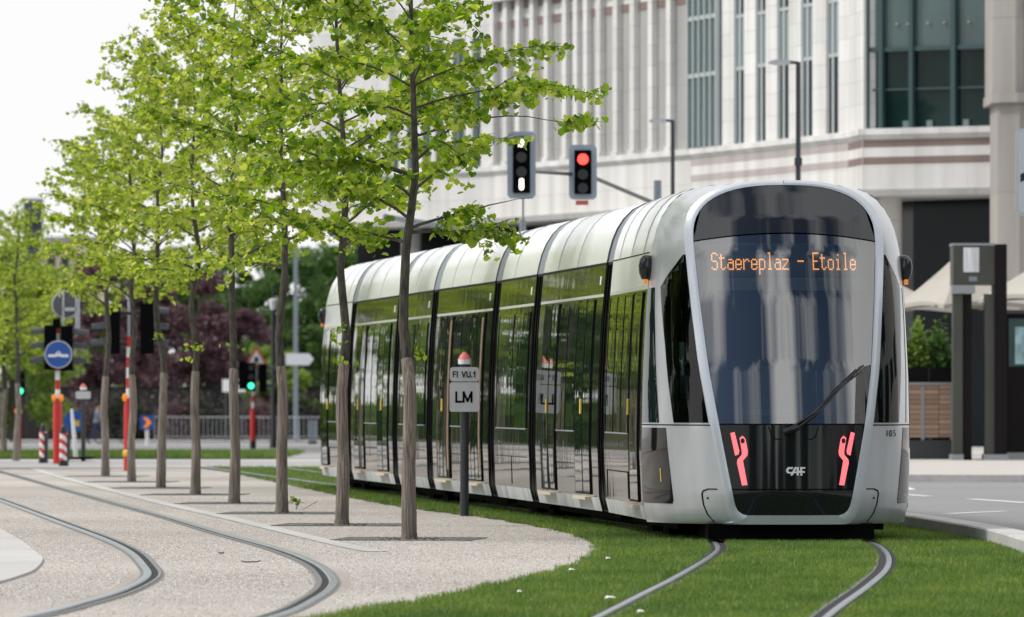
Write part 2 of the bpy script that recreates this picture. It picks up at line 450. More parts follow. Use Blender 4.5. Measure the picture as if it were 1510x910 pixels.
def smooth_path(pts, step=0.5):
    """Catmull-Rom through (x, y) points"""
    P = [Vector((*p, 0)) for p in pts]; out = []
    P = [P[0] * 2 - P[1]] + P + [P[-1] * 2 - P[-2]]
    for i in range(1, len(P) - 2):
        a, b, c, d = P[i - 1:i + 3]
        n = max(2, int((c - b).length / step))
        for k in range(n):
            t = k / n
            q = 0.5 * ((2 * b) + (c - a) * t + (2 * a - 5 * b + 4 * c - d) * t * t + (3 * b - a - 3 * c + d) * t ** 3)
            out.append((q.x, q.y))
    out.append((P[-2].x, P[-2].y))
    return out

def gz(y):
    """height of the ground: level to 150 m, then falling gently"""
    return 0.0 if y < 150 else -0.0035 * (y - 150) if y < 460 else -0.0035 * 310

# ------------------------------------------------------------------ world, sun, camera
SUN_EL, SUN_AZ = 48.0, 270.0     # azimuth clockwise from +Y (north): behind the camera, to the left
w = bpy.data.worlds.new('World'); SC.world = w; w.use_nodes = True
nt = w.node_tree; bg = nt.nodes['Background']
sky = node(nt, 'ShaderNodeTexSky', sky_type='NISHITA')
sky.sun_disc = False; sky.sun_elevation = R(SUN_EL); sky.sun_rotation = R(SUN_AZ)
sky.air_density = 1.0; sky.dust_density = 0.6
tc = node(nt, 'ShaderNodeTexCoord')
sep = node(nt, 'ShaderNodeSeparateXYZ'); nt.links.new(tc.outputs['Generated'], sep.inputs[0])
mp = node(nt, 'ShaderNodeMapping'); mp.inputs['Scale'].default_value = (3.3, 3.3, 1.1); mp.inputs['Location'].default_value = (0.35, 0.1, 0.2)
nt.links.new(tc.outputs['Generated'], mp.inputs[0])
nz = node(nt, 'ShaderNodeTexNoise'); nz.inputs['Scale'].default_value = 1.0; nz.inputs['Detail'].default_value = 5; nz.inputs['Roughness'].default_value = 0.5
nt.links.new(mp.outputs[0], nz.inputs['Vector'])
# more cloud ahead of the camera (north, +Y), broken cloud behind it
cov = node(nt, 'ShaderNodeMapRange'); cov.inputs['From Min'].default_value = -0.55; cov.inputs['From Max'].default_value = 0.35
cov.inputs['To Min'].default_value = -0.0; cov.inputs['To Max'].default_value = 0.5
nt.links.new(sep.outputs['Y'], cov.inputs['Value'])
ad = node(nt, 'ShaderNodeMath', operation='ADD'); nt.links.new(nz.outputs['Fac'], ad.inputs[0]); nt.links.new(cov.outputs[0], ad.inputs[1])
fac = ramp(nt, ad.outputs[0], [(0.50, (0, 0, 0)), (0.66, (1, 1, 1))])
# sunlit cloud is brighter on the sun's side of the sky
cl = node(nt, 'ShaderNodeMapRange'); cl.inputs['From Min'].default_value = -0.7; cl.inputs['From Max'].default_value = 0.5
cl.inputs['To Min'].default_value = 20.0; cl.inputs['To Max'].default_value = 9.8
nt.links.new(sep.outputs['Y'], cl.inputs['Value'])
mixc = node(nt, 'ShaderNodeMix', data_type='RGBA')
nt.links.new(fac.outputs[0], mixc.inputs['Factor']); nt.links.new(sky.outputs[0], mixc.inputs['A'])
cc = node(nt, 'ShaderNodeCombineColor')
for i in range(3): nt.links.new(cl.outputs[0], cc.inputs[i])
nt.links.new(cc.outputs[0], mixc.inputs['B'])
nt.links.new(mixc.outputs['Result'], bg.inputs['Color'])
bg.inputs['Strength'].default_value = 0.1

sun = bpy.data.lights.new('Sun', 'SUN'); sun.energy = 2.3; sun.angle = R(9); sun.color = (1.0, 0.96, 0.90)
so = bpy.data.objects.new('sun', sun); COL.objects.link(so)
a, e = R(SUN_AZ), R(SUN_EL)
so.rotation_euler = Vector((-math.sin(a) * math.cos(e), -math.cos(a) * math.cos(e), -math.sin(e))).to_track_quat('-Z', 'Y').to_euler()
so.location = (-20, -30, 40)

cam = bpy.data.cameras.new('Camera'); co = bpy.data.objects.new('camera', cam); COL.objects.link(co)
co.location = (0, 0, CAMH); co.rotation_euler = (R(90), 0, 0)
cam.sensor_width = 36; cam.lens = 10300 / 1510 * 36; cam.shift_y = 133 / 1510
cam.clip_start = 0.5; cam.clip_end = 6000
cam.dof.use_dof = True; cam.dof.focus_distance = 68; cam.dof.aperture_fstop = 5.0
SC.camera = co
SC.view_settings.view_transform = 'Standard'; SC.view_settings.look = 'None'
SC.view_settings.exposure = 0.0; SC.view_settings.gamma = 1.0
SC.cycles.use_denoising = True
SC.cycles.max_bounces = 8; SC.cycles.transparent_max_bounces = 12
SC.cycles.sample_clamp_indirect = 6

# ------------------------------------------------------------------ ground
def strip_mesh(name, left, right, z, mt, kind='structure', zf=None):
    """sheet between two polylines"""
    b = MB(); n = len(left)
    zz = (lambda y: gz(y) + z) if zf is None else zf
    b.add([(x, y, zz(y)) for x, y in left] + [(x, y, zz(y)) for x, y in right],
          [(i, i + n, i + n + 1, i + 1) for i in range(n - 1)])
    return struct(b.build(name, mt), kind)

ys = [-120, 0, 100, 150] + list(range(170, 461, 10)) + [900, 2000, 4500]
strip_mesh('ground', [(-1500, y) for y in ys], [(1500, y) for y in ys], 0, M['groundm'])

GE_D = [10, 20, 30, 40, 44.8, 47.9, 51.3, 54, 57, 60.6, 63, 65, 68, 71, 74, 78, 81.5, 86, 90, 96, 103.7, 120, 137, 142]
GE_X = [-6.2, -4.5, -3.0, -1.7, -1.08, -.52, -.14, .2, .5, .71, .80, .84, .80, .68, .5, .1, -.27, -.92, -1.45, -2.05, -2.77, -4.25, -5.8, -6.3]
KE_D = [10, 20, 30, 40, 44.8, 51.5, 57, 61, 66, 69.4, 75, 79.9, 84.5, 91.4, 96, 102.9, 110, 142]
KE_X = [.7, 1.5, 2.3, 3.1, 3.5, 4.02, 4.38, 4.52, 4.56, 4.48, 4.2, 3.75, 3.2, 2.4, 1.85, 1.05, .25, -3.5]
def gx(d): return interp(d, GE_D, GE_X)
def kx(d): return interp(d, KE_D, KE_X)
dd = [10 + i * 0.5 for i in range(265)]
def sm(f, d): return (f(d - .8) + f(d) * 2 + f(d + .8)) / 4
wig = lambda d: 0.035 * math.sin(d * 2.3) + 0.03 * math.sin(d * 5.1 + 1)
GL = [(sm(gx, d) + wig(d), d) for d in dd]
KR = [(sm(kx, d), d) for d in dd]
strip_mesh('gravel_plaza', [(-60, y) for _, y in GL], GL, 0.004, M['gravel'])
strip_mesh('lawn_soil', GL, KR, 0.012, M['soil'])
# the far forecourt, crossing and verge
strip_mesh('concrete_crossing', [(-60, 142.2), (-60, 166)], [(2, 142.2), (2, 166)], 0.006, M['concrete'])
strip_mesh('far_road', [(-90, y) for y in range(206, 321, 6)], [(14, y) for y in range(206, 321, 6)], 0.006, M['asphalt'])
strip_mesh('far_pavement', [(-90, y) for y in (322, 330, 345, 360)], [(14, y) for y in (322, 330, 345, 360)], 0.05, M['concrete'])
v0 = [(-40, y) for y in range(170, 203, 4)]
strip_mesh('far_verge_soil', v0, [(-5.7 - 0.012 * (y - 170) - 0.15 * math.sin(y), y) for _, y in v0], 0.02, M['soil'])
# road to the right of the kerb
RR = [(x + .30, y) for x, y in KR]
strip_mesh('road', RR, [(x + 60, 10 + (y - 10) * 0.84) for x, y in RR], 0.005, M['asphalt'])
def ribbon(name, pts, width, z, mt, kind='structure', base=None):
    L, Rr = [], []
    for i, p in enumerate(pts):
        q0 = Vector((*pts[max(0, i - 1)],)); q1 = Vector((*pts[min(len(pts) - 1, i + 1)],))
        d = (q1 - q0).normalized(); nx, ny = -d.y, d.x
        L.append((p[0] - nx * width / 2, p[1] - ny * width / 2)); Rr.append((p[0] + nx * width / 2, p[1] + ny * width / 2))
    return strip_mesh(name, L, Rr, z, mt, kind)
for k in range(6):
    y0 = 103.4 - k * 6.4
    ribbon('road_marking', [(5.45 + .145 * (103.4 - y), y) for y in (y0, y0 - 1.8, y0 - 3.6)], 0.16, 0.009, M['whitepaint'])
ribbon('road_marking', [(5.28, 84.6), (5.65, 85.5), (6.1, 86.5)], 0.14, 0.009, M['whitepaint'])
ribbon('road_marking', [(5.9 + .01 * (y - 107), y) for y in (107, 108, 109, 110)], 0.6, 0.009, M['whitepaint'])
# pavement in front of the terrace, raised with a kerb face
b = MB(); b.plate([(2.0, 119), (8.5, 117), (40, 112), (40, 185), (2.0, 185)], 0.0, 0.125)
struct(b.build('terrace_pavement', M['pave']))
b = MB(); b.plate([(2.0, 118.68), (8.5, 116.68), (40, 111.68), (40, 111.98), (8.5, 116.98), (2.0, 118.98)], 0.0, 0.12)
struct(b.build('terrace_kerb', M['kerb']))
# kerb along the lawn, laid in stones 1 m long
kb = MB()
acc = 0
for i in range(0, len(KR) - 2, 2):
    (x0, y0), (x1, y1) = KR[i], KR[i + 2]
    if y0 > 112: break
    g = 0.012
    ya, yb = y0 + g / 2, y1 - g / 2
    xa, xb = x0 + (x1 - x0) * .01, x1 - (x1 - x0) * .01
    c = 0.015
    prof = [(0, 0), (0, .155 - c), (c, .155), (.27, .155), (.30, .13), (.30, 0)]
    n = len(prof)
    v = [(xa + px, ya, pz) for px, pz in prof] + [(xb + px, yb, pz) for px, pz in prof]
    f = [(j, j + 1, j + 1 + n, j + n) for j in range(n - 1)] + [tuple(range(n - 1, -1, -1)), tuple(range(n, 2 * n))]
    kb.add(v, f)
struct(kb.build('lawn_kerb', M['kerb']))
# pale stone line in the gravel, and the curved edging of the island at the left
ribbon('stone_stripe', smooth_path([(-9.6, 140), (-8.5, 128.7), (-6.5, 110), (-4.64, 93), (-3.2, 80.6), (-1.53, 65.8), (-1.2, 63.6)], 1.0), 0.20, 0.010, M['concrete'])
ribbon('stone_stripe_far', [(-9.2, 131.5), (-7.5, 131), (-5.8, 130.2)], 1.6, 0.008, M['concrete'])
outer = smooth_path([(-7.6, 96), (-6.1, 80), (-5.42, 74), (-4.72, 67.4), (-4.24, 62.4), (-4.03, 60), (-3.86, 56.5), (-3.84, 54.3), (-3.88, 52.4), (-4.1, 49), (-4.8, 44)], 0.6)
b = MB()
n = len(outer)
inner = []
for i, p in enumerate(outer):
    q0 = Vector(outer[max(0, i - 1)]); q1 = Vector(outer[min(n - 1, i + 1)]); d = (q1 - q0).normalized()
    inner.append((p[0] + d.y * .52, p[1] - d.x * .52))
v = [(x, y, 0.0) for x, y in outer] + [(x, y, .024) for x, y in outer] + [(x, y, .024) for x, y in inner] + [(x, y, 0) for x, y in inner]
f = []
for i in range(n - 1):
    for k in range(3):
        f.append((k * n + i, k * n + i + 1, (k + 1) * n + i + 1, (k + 1) * n + i))
b.add(v, f); struct(b.build('island_edging', M['concrete']))

# ------------------------------------------------------------------ rails
RAILS = {
 'A': [(-4.8, 32), (-3.55, 40), (-3.06, 44.8), (-2.92, 47.5), (-2.83, 50), (-2.82, 53), (-2.88, 55.3), (-3.06, 58.1), (-3.45, 63.2), (-4.02, 69), (-5.12, 78.8), (-7.05, 96), (-9.2, 115), (-11.7, 137), (-13.5, 152)],
 'B': [(-3.1, 32), (-1.95, 40), (-1.50, 44.8), (-1.37, 48.5), (-1.34, 51.7), (-1.42, 54.6), (-1.66, 58.9), (-2.14, 64.4), (-2.99, 72.1), (-4.14, 82.9), (-5.6, 96), (-7.15, 110), (-9.88, 134.8), (-11.8, 152)],
 'C': [(-.35, 32), (.26, 40), (.61, 44.8), (.94, 49.3), (1.285, 54), (1.745, 61), (1.92, 65), (1.9, 69), (1.5, 73.5), (.82, 79.9), (.32, 84.5), (-.5, 91.4), (-1.05, 96), (-1.87, 102.9), (-2.95, 112), (-6.3, 141)],
 'D': [(1.05, 32), (1.68, 40), (2.04, 44.8), (2.625, 51.5), (3.055, 57), (3.34, 62.5), (3.41, 67), (3.2, 71), (2.9, 74.5), (2.32, 79.9), (1.82, 84.5), (1.0, 91.4), (.45, 96), (-.37, 102.9), (-1.45, 112), (-4.8, 141)],
}
RPATH = {}
RL = {'A': 'grooved tram rail in the gravel nearer the curved concrete edging',
      'B': 'grooved tram rail in the gravel nearer the pale stone line and the trees',
      'C': 'steel tram rail in the grass on the gravel side of the lawn track',
      'D': 'steel tram rail in the grass on the kerb side of the lawn track'}
for key, pts in RAILS.items():
    path = smooth_path(pts, 0.4); RPATH[key] = np.array(path)
    lawn = key in 'CD'
    z = 0.022 if lawn else 0.006
    sgn = 1 if key in 'AC' else -1           # the groove lies on the inner (gauge) side
    def prof(cols, name, mt, parent=None):
        b = MB()
        N = len(path)
        rows = [[] for _ in cols]
        for i, p in enumerate(path):
            q0 = Vector(path[max(0, i - 1)]); q1 = Vector(path[min(N - 1, i + 1)]); d = (q1 - q0).normalized()
            for r, (off, h) in enumerate(cols):
                o_ = off * sgn
                rows[r].append((p[0] + d.y * o_, p[1] - d.x * o_, gz(p[1]) + z + h))
        v = [q for r in rows for q in r]
        f = [(r * N + i, (r + 1) * N + i, (r + 1) * N + i + 1, r * N + i + 1) for r in range(len(cols) - 1) for i in range(N - 1)]
        b.add(v, f); return b.build(name, mt, parent, smooth=True)
    hw = .010 if lawn else 0.0
    head = prof([(-.042 + hw, 0.0), (-.036 + hw, .012), (.018 - hw, .014), (.026 - hw, .008), (.028 - hw, -.001)], 'tram_rail', M['steel'])
    tag(head, RL[key], 'rail', 'tram rails')
    prof([(.028 - hw, .001), (.078, .001)], 'groove', M['groove'], head)
    prof([(.078, 0), (.080, .010), (.104, .011), (.108, 0)], 'rail_lip', M['steeldull'], head)
    if not lawn:
        prof([(-.062, .0015), (-.04, .003)], 'rail_edging', M['rubber'], head)
        prof([(.106, .003), (.128, .0015)], 'rail_edging', M['rubber'], head)
    else:
        prof([(-.065, -.004), (-.04, .002)], 'rail_edging', M['groove'], head)

# ------------------------------------------------------------------ grass blades and pebbles
def near_rail(x, y, keys, r):
    bad = np.zeros(len(x), bool)
    for k in keys:
        P = RPATH[k]
        px = np.interp(y, P[:, 1], P[:, 0])
        bad |= np.abs(x - px) < r
    return bad
def blades(name, x, y, zb, hmin, hmax, wd, mt, kind='stuff'):
    n = len(x)
    ang = rng.uniform(0, 2 * np.pi, n); h = rng.uniform(hmin, hmax, n); lean = rng.uniform(.1, .75, n) * h; la = rng.uniform(0, 2 * np.pi, n)
    wv = wd * rng.uniform(.7, 1.3, n)
    cx, cy = np.cos(ang) * wv / 2, np.sin(ang) * wv / 2
    lx, ly = np.cos(la) * lean, np.sin(la) * lean
    V = np.empty((n, 5, 3), np.float32)
    V[:, 0] = np.stack([x - cx, y - cy, zb], 1); V[:, 1] = np.stack([x + cx, y + cy, zb], 1)
    V[:, 2] = np.stack([x + cx * .8 + lx * .35, y + cy * .8 + ly * .35, zb + h * .6], 1)
    V[:, 3] = np.stack([x - cx * .8 + lx * .35, y - cy * .8 + ly * .35, zb + h * .6], 1)
    V[:, 4] = np.stack([x + lx, y + ly, zb + h], 1)
    me = bpy.data.meshes.new(name)
    me.vertices.add(n * 5); me.vertices.foreach_set('co', V.reshape(-1))
    base = np.arange(n)[:, None] * 5
    loops = np.concatenate([base + np.array([[0, 1, 2, 3]]), base + np.array([[3, 2, 4]])], 1).reshape(-1).astype(np.int32)
    me.loops.add(n * 7); me.loops.foreach_set('vertex_index', loops)
    me.polygons.add(n * 2)
    ls = (np.arange(n)[:, None] * 7 + np.array([[0, 4]])).reshape(-1).astype(np.int32)
    me.polygons.foreach_set('loop_start', ls)
    me.materials.append(mt); me.update(calc_edges=True)
    return struct(link(name, me), kind)
gdn = np.array([p[1] for p in GL]); glx = np.array([p[0] for p in GL]); krx = np.array([p[0] for p in KR])
def scatter(d0, d1, x0, x1, dens):
    n = int((d1 - d0) * (x1 - x0) * dens)
    return rng.uniform(x0, x1, n), rng.uniform(d0, d1, n)
gxs, gys = [], []
for d0, d1, x0, x1, dn in ((36, 80, -3, 4.7, 1500), (80, 112, -4, 4.6, 600), (112, 141, -7, 1, 200)):
    x, y = scatter(d0, d1, x0, x1, dn)
    ok = (x > np.interp(y, gdn, glx) - .03 - rng.exponential(.014, len(x)) * (1 + np.sin(y * 3.7))) & (x < np.interp(y, gdn, krx) - 0.01) & ~near_rail(x, y, 'CD', .085)
    gxs.append(x[ok]); gys.append(y[ok])
gxs = np.concatenate(gxs); gys = np.concatenate(gys)
# patchy height: the mower leaves it a little uneven
hv = 1 + .25 * np.sin(gxs * 3.1 + np.sin(gys * .9) * 2) * np.sin(gys * .8 + gxs)
o = blades('grass', gxs, gys, np.full(len(gxs), .012), .03, .062, .0055, M['grass'])
tag(o, 'short green grass of the tram lawn', 'grass'); o['kind'] = 'stuff'
x, y = scatter(170, 202, -16, -5.7, 120)
ok = x < (-5.7 - 0.012 * (y - 170) - 0.15 * np.sin(y))
zb = np.array([gz(t) for t in y[ok]]) + .02
o = blades('grass', x[ok], y[ok], zb, .06, .14, .02, M['grass'])
tag(o, 'grass strip between the crossing and the far road', 'grass'); o['kind'] = 'stuff'

# pebbles lying loose on the bound gravel
def pebbles(x, y):
    n = len(x)
    base = np.array([(1, 0, 0), (0, 1, 0), (-1, 0, 0), (0, -1, 0), (0, 0, 1), (0, 0, -.2)], np.float32)
    fc = np.array([(0, 1, 4), (1, 2, 4), (2, 3, 4), (3, 0, 4)], np.int32)
    r = rng.uniform(.003, .0075, n) * rng.choice([1, 1, 1, 1.4], n); a = rng.uniform(0, 6.28, n); fl = rng.uniform(.5, 1.0, n)
    V = np.empty((n, 5, 3), np.float32)
    for k in range(5):
        bx, by, bz = base[k]
        j = rng.uniform(.7, 1.3, n)
        V[:, k, 0] = x + (bx * np.cos(a) - by * np.sin(a)) * r * j
        V[:, k, 1] = y + (bx * np.sin(a) + by * np.cos(a)) * r * j
        V[:, k, 2] = .004 + (bz * r * fl if k == 4 else 0)
    me = bpy.data.meshes.new('gravel')
    me.vertices.add(n * 5); me.vertices.foreach_set('co', V.reshape(-1))
    loops = (np.arange(n)[:, None, None] * 5 + fc[None]).reshape(-1).astype(np.int32)
    me.loops.add(n * 12); me.loops.foreach_set('vertex_index', loops)
    me.polygons.add(n * 4); me.polygons.foreach_set('loop_start', (np.arange(n * 4) * 3).astype(np.int32))
    me.materials.append(M['pebble']); me.update(calc_edges=True)
    return struct(link('gravel', me), 'stuff')
px_, py_ = [], []
for d0, d1, x0, x1, dn in ((40, 70, -5.2, 1.0, 700), (70, 100, -7.6, 1, 260)):
    x, y = scatter(d0, d1, x0, x1, dn)
    ok = (x < np.interp(y, gdn, glx) - .02) & ~near_rail(x, y, 'AB', .14)
    on = np.array(outer)
    oo = np.interp(y, on[::-1, 1], on[::-1, 0])
    ok &= (x > oo + .02) | (x < oo - .6)
    px_.append(x[ok]); py_.append(y[ok])
o = pebbles(np.concatenate(px_), np.concatenate(py_)); o['label'] = 'loose pebbles on the gravel'; o['category'] = 'gravel'

# ------------------------------------------------------------------ tram
TRAM0 = Vector((2.243, 73.0, 0))
tram = thing('tram', TRAM0, 'long silver and white tram with a black arched front and an orange destination display', 'tram')
SEC = [(1.265, .22), (1.30, .365), (1.318, .9), (1.305, 1.6), (1.275, 2.2), (1.252, 2.47), (1.25, 2.50), (1.222, 2.80), (1.22, 2.83),
       (1.20, 2.93), (1.165, 3.06), (1.115, 3.18), (1.045, 3.29), (.95, 3.385), (.82, 3.45), (.62, 3.485), (.3, 3.505), (0, 3.51)]
SIDE_M = [0, 1, 1, 1, 1, 2, 1, 3] + [4] * 9          # skirt, mirror.., pale line, upper mirror, seam, roof
SW = [s[0] for s in SEC]; SZ = [s[1] for s in SEC]
def half_w(z): return interp(z, SZ, SW)

def extrude_section(y0, y1, mats_idx, inset=0.0, ny=1):
    """closed body of the tram's cross-section from y0 to y1"""
    b = MB(); ring = []
    for wd, z in SEC: ring.append((-max(0, wd - inset), z))
    for wd, z in reversed(SEC[:-1]): ring.append((max(0, wd - inset), z))
    n = len(ring); idx = mats_idx + mats_idx[::-1]
    for k in range(ny + 1):
        y = y0 + (y1 - y0) * k / ny
        b.v += [(x, y, z) for x, z in ring]
    for k in range(ny):
        for i in range(n - 1):
            b.f.append((k * n + i, k * n + i + 1, (k + 1) * n + i + 1, (k + 1) * n + i)); b.m.append(idx[i])
        b.f.append((k * n + n - 1, k * n, (k + 1) * n, (k + 1) * n + n - 1)); b.m.append(0)
    b.f.append(tuple(range(n))); b.m.append(1); b.f.append(tuple(range(ny * n + n - 1, ny * n - 1, -1))); b.m.append(1)
    return b

def side_panel(b, y0, y1, z0, z1, off, sx, mi=0, nz=7, tilt=0.0):
    """thin panel lying on the body side (sx = -1 left, +1 right), off metres proud"""
    zs = [z0 + (z1 - z0) * k / nz for k in range(nz + 1)]
    v = []
    for z in zs:
        wv = half_w(z)
        v += [(sx * (wv + off), y0, z), (sx * (wv + off + tilt), y1, z), (sx * (wv - .01), y1, z), (sx * (wv - .01), y0, z)]
    f = []
    for k in range(nz):
        for j in range(4):
            f.append((k * 4 + j, k * 4 + (j + 1) % 4, k * 4 + 4 + (j + 1) % 4, k * 4 + 4 + j))
    f += [(0, 1, 2, 3), (nz * 4 + 3, nz * 4 + 2, nz * 4 + 1, nz * 4)]
    return b.add(v, f, mi)

def add_door(sec, yc, width, gold=False, single=False, sides=(-1, 1)):
    for sx in sides:
        b = MB(); 
        leaves = [(yc - width / 2, yc - .012, .0), (yc + .012, yc + width / 2, .004)] if not single else [(yc - width / 2, yc + width / 2, 0)]
        for (a, c, t) in leaves:
            side_panel(b, a + .01, c - .01, .40, 2.44, .012, sx, 0, tilt=t)
        d = b.build('door', M['mirror_pane'], sec, smooth=True)
        s = MB()
        for yy in [yc - width / 2, yc + width / 2] + ([] if single else [yc]):
            side_panel(s, yy - .010, yy + .010, .40, 2.45, .016, sx, 0)
        if gold:
            for yy in (yc - width * .27, yc + width * .27):
                side_panel(s, yy - .004, yy + .004, .42, 2.42, .0165, sx, 0)
        side_panel(s, yc - width / 2 - .010, yc + width / 2 + .010, .385, .405, .0162, sx, 0, nz=1)
        s.build('door_seal', M['seam'], d, smooth=True)
        t = MB(); 
        t.box(*sorted((sx * 1.25, sx * 1.36)), yc - width / 2 + .08, yc + width / 2 - .08, .330, .360)
        t.build('door_step', M['stepwood'], d)
        yb = yc + (.13 if not single else width / 2 + .1)
        k = MB(); side_panel(k, yb - .05, yb + .05, 1.24, 1.40, .024, sx, 0, nz=2); k.build('door_button', M['yellow'], d)
        if gold:
            for yy in (yc - width * .36, yc + width * .36):
                g = MB(); side_panel(g, yy - .085, yy + .085, .5, 2.40, .0145, sx, 0)
                g.build('door_strip', M['stripbrown'], d, smooth=True)  # orange-brown strips laid flat on the door leaves

def add_window(sec, y0, y1, z0=1.06, z1=2.40, mids=1):
    for sx in (-1, 1):
        b = MB(); side_panel(b, y0, y1, z0, z1, .008, sx)
        w_ = b.build('side_window', M['mirror_pane'], sec, smooth=True)
        s = MB(); side_panel(s, y0, y1, z0 - .016, z0, .012, sx, 0, nz=1)
        s.build('window_sill', M['bluegrey'], w_)
        for k in range(mids + 2):
            yy = y0 + (y1 - y0) * k / (mids + 1)
            s = MB(); side_panel(s, yy - .009, yy + .009, z0, z1, .013, sx); s.build('window_seal', M['seam'], w_, smooth=True)

def roof_seams(sec, ylist):
    for yy in ylist:
        s = MB()
        ring = [(wd, z) for wd, z in SEC[8:]]
        pts = [(-wd - .003, yy, z + .003) for wd, z in ring] + [(wd + .003, yy, z + .003) for wd, z in reversed(ring[:-1])]
        s.tube(pts, .0035, 4)
        s.build('roof_seam', M['seam_pale'], sec)

def section(L, long_, gold=False):
    b = extrude_section(.375, L - .375, SIDE_M, ny=3)
    sec = b.build('passenger_section', [M['skirt'], M['mirror'], M['rail_line'], M['seam'], M['roofwhite']], tram, smooth=True)
    m_ = L / 2
    if long_:
        add_door(sec, m_ - 1.75, 1.4, gold); add_door(sec, m_ + 1.75, 1.4, gold)
        add_window(sec, m_ - .92, m_ + .92, mids=1)
        roof_seams(sec, (m_ - .4, m_ + 1.6))
        for sx in (-1, 1):
            b = MB(); side_panel(b, m_ - .9, m_ + .9, .70, .708, .006, sx, 0, nz=1); b.build('panel_seam', M['seam'], sec)
    else:
        add_window(sec, .62, L - .62, mids=1)
        roof_seams(sec, (m_ + .5,))
        for sx in (-1, 1):
            b = MB(); side_panel(b, .62, L - .62, .72, .728, .006, sx, 0, nz=1); side_panel(b, m_ - .005, m_ + .005, .40, .72, .006, sx)
            b.build('panel_seam', M['seam'], sec)
    b = MB(); b.box(-1.05, 1.05, .5, L - .5, .13, .26)
    if not long_:
        for yy in (L / 2 - .9, L / 2 + .9): b.box(-.95, .95, yy - .32, yy + .32, .02, .5)
    b.build('underframe', M['under'], sec)
    # small number or pictogram plates on the upper band
    b = MB()
    for sx in (-1,):
        side_panel(b, .70, .80, 2.60, 2.69, .004, sx, 0, nz=1)
    b.build('section_number', M['whitepaint'], sec)
    return sec

JL = [(.943, 73.0), (.256, 79.9), (-.225, 84.5), (-1.056, 91.4), (-1.584, 96.0), (-2.382, 102.9)]
def left_to_centre(p, d):           # from the left edge of the body to its middle
    return Vector((p[0] + 1.288 * d[0], p[1] + 1.288 * d[1], 0))
JC = []
for i, p in enumerate(JL):
    q0, q1 = JL[max(0, i - 1)], JL[min(len(JL) - 1, i + 1)]
    t = Vector((q1[0] - q0[0], q1[1] - q0[1])).normalized()
    JC.append(left_to_centre(p, (t.y, -t.x)))
JC[0] = Vector((2.243, 73.0, 0))
for i in range(5):
    A, B = JC[i], JC[i + 1]
    d = B - A; L = d.length
    ang = math.atan2(-d.x, d.y)
    s = section(L, i % 2 == 0, gold=(i == 2))
    s.location = A - TRAM0; s.rotation_euler = (0, 0, ang)
# gangways
for i, p in enumerate(JC):
    q0 = JC[max(0, i - 1)]; q1 = JC[min(5, i + 1)]
    d = q1 - q0
    b = extrude_section(-.375, .375, [0] * 8 + [1] * 9, inset=.014)
    g = b.build('gangway', [M['bellow'], M['bluegrey']], tram, smooth=True, loc=p - TRAM0, rz=math.atan2(-d.x, d.y) if i else .08)
    for sx in (-1, 1):
        for yy in (-.26, 0, .26):
            b = MB(); side_panel(b, yy - .03, yy + .03, .24, 2.8, .004, sx); b.build('gangway_fold', M['blackmatt'], g)

# cab: local x to the right as seen from the front, local -y forward
RZ_ = [.2, .285, .295, .315, .345, .41, .55, 1.15, 1.72, 2.38, 2.80, 2.93]
RI_ = [.43, .435, .478, .512, .540, .560, .588, .70, .787, .847, .877, .882]      # inner edge of the pale frame
VZ = [.2, .5, 1.15, 1.72, 2.38, 2.8, 3.15, 3.4, 3.52]; VV = [6.12, 6.17, 6.15, 6.0, 5.78, 5.62, 5.45, 5.3, 5.22]
def front_v(u, z): return interp(z, VZ, VV) + .28 * (1 - min(1, (u / .92) ** 2))
def F(u, z, off=0.0): return (u, -(front_v(u, z) + off), z)
def rin(z): return interp(z, RZ_, RI_)
def rout(z): return interp(z, [.2, .215, .24, .29, .36, .55, 1.15], [.50, .545, .580, .612, .632, .668, .78]) if z < 1.15 else rin(z) + .08
def arch(t, a, h, z0, e=2.6):       # t 0..1 from the side up to the crown
    th = t * math.pi / 2
    return a * math.cos(th) ** (2 / e), z0 + h * math.sin(th) ** (2 / e)
NA, NS = 14, 22
def ring(off, zb, h):
    """half outline from the bottom to the crown: (u, z)"""
    pts = []
    for k in range(NS):
        z = zb + (2.93 - zb) * (k / NS) ** 1.7
        pts.append((rout(z) if off else rin(z), z))
    for k in range(NA + 1):
        pts.append(arch(k / NA, .882 + off, h, 2.93))
    return pts
R_IN = ring(0.0, .285, .535)
R_OUT = ring(.080, .20, .580)
def body_ring():
    pts = []
    for k in range(NS):
        z = .20 + (2.83 - .20) * (k / NS) ** 1.7; pts.append((half_w(max(z, .22)) - .002, z))
    # shoulder: same number of points along the section's arc
    arc = [(wd, z) for wd, z in SEC[8:]]
    ln = [0]
    for i in range(1, len(arc)): ln.append(ln[-1] + math.hypot(arc[i][0] - arc[i - 1][0], arc[i][1] - arc[i - 1][1]))
    for k in range(NA + 1):
        s = ln[-1] * k / NA
        pts.append((interp(s, ln, [q[0] for q in arc]), interp(s, ln, [q[1] for q in arc])))
    return pts
B_RING = body_ring()
EV = 4.8
def ring_at(a, ringl):
    i = int(min(max(a, 0), len(ringl) - 1.0001)); t = a - i
    return ringl[i][0] * (1 - t) + ringl[i + 1][0] * t, ringl[i][1] * (1 - t) + ringl[i + 1][1] * t
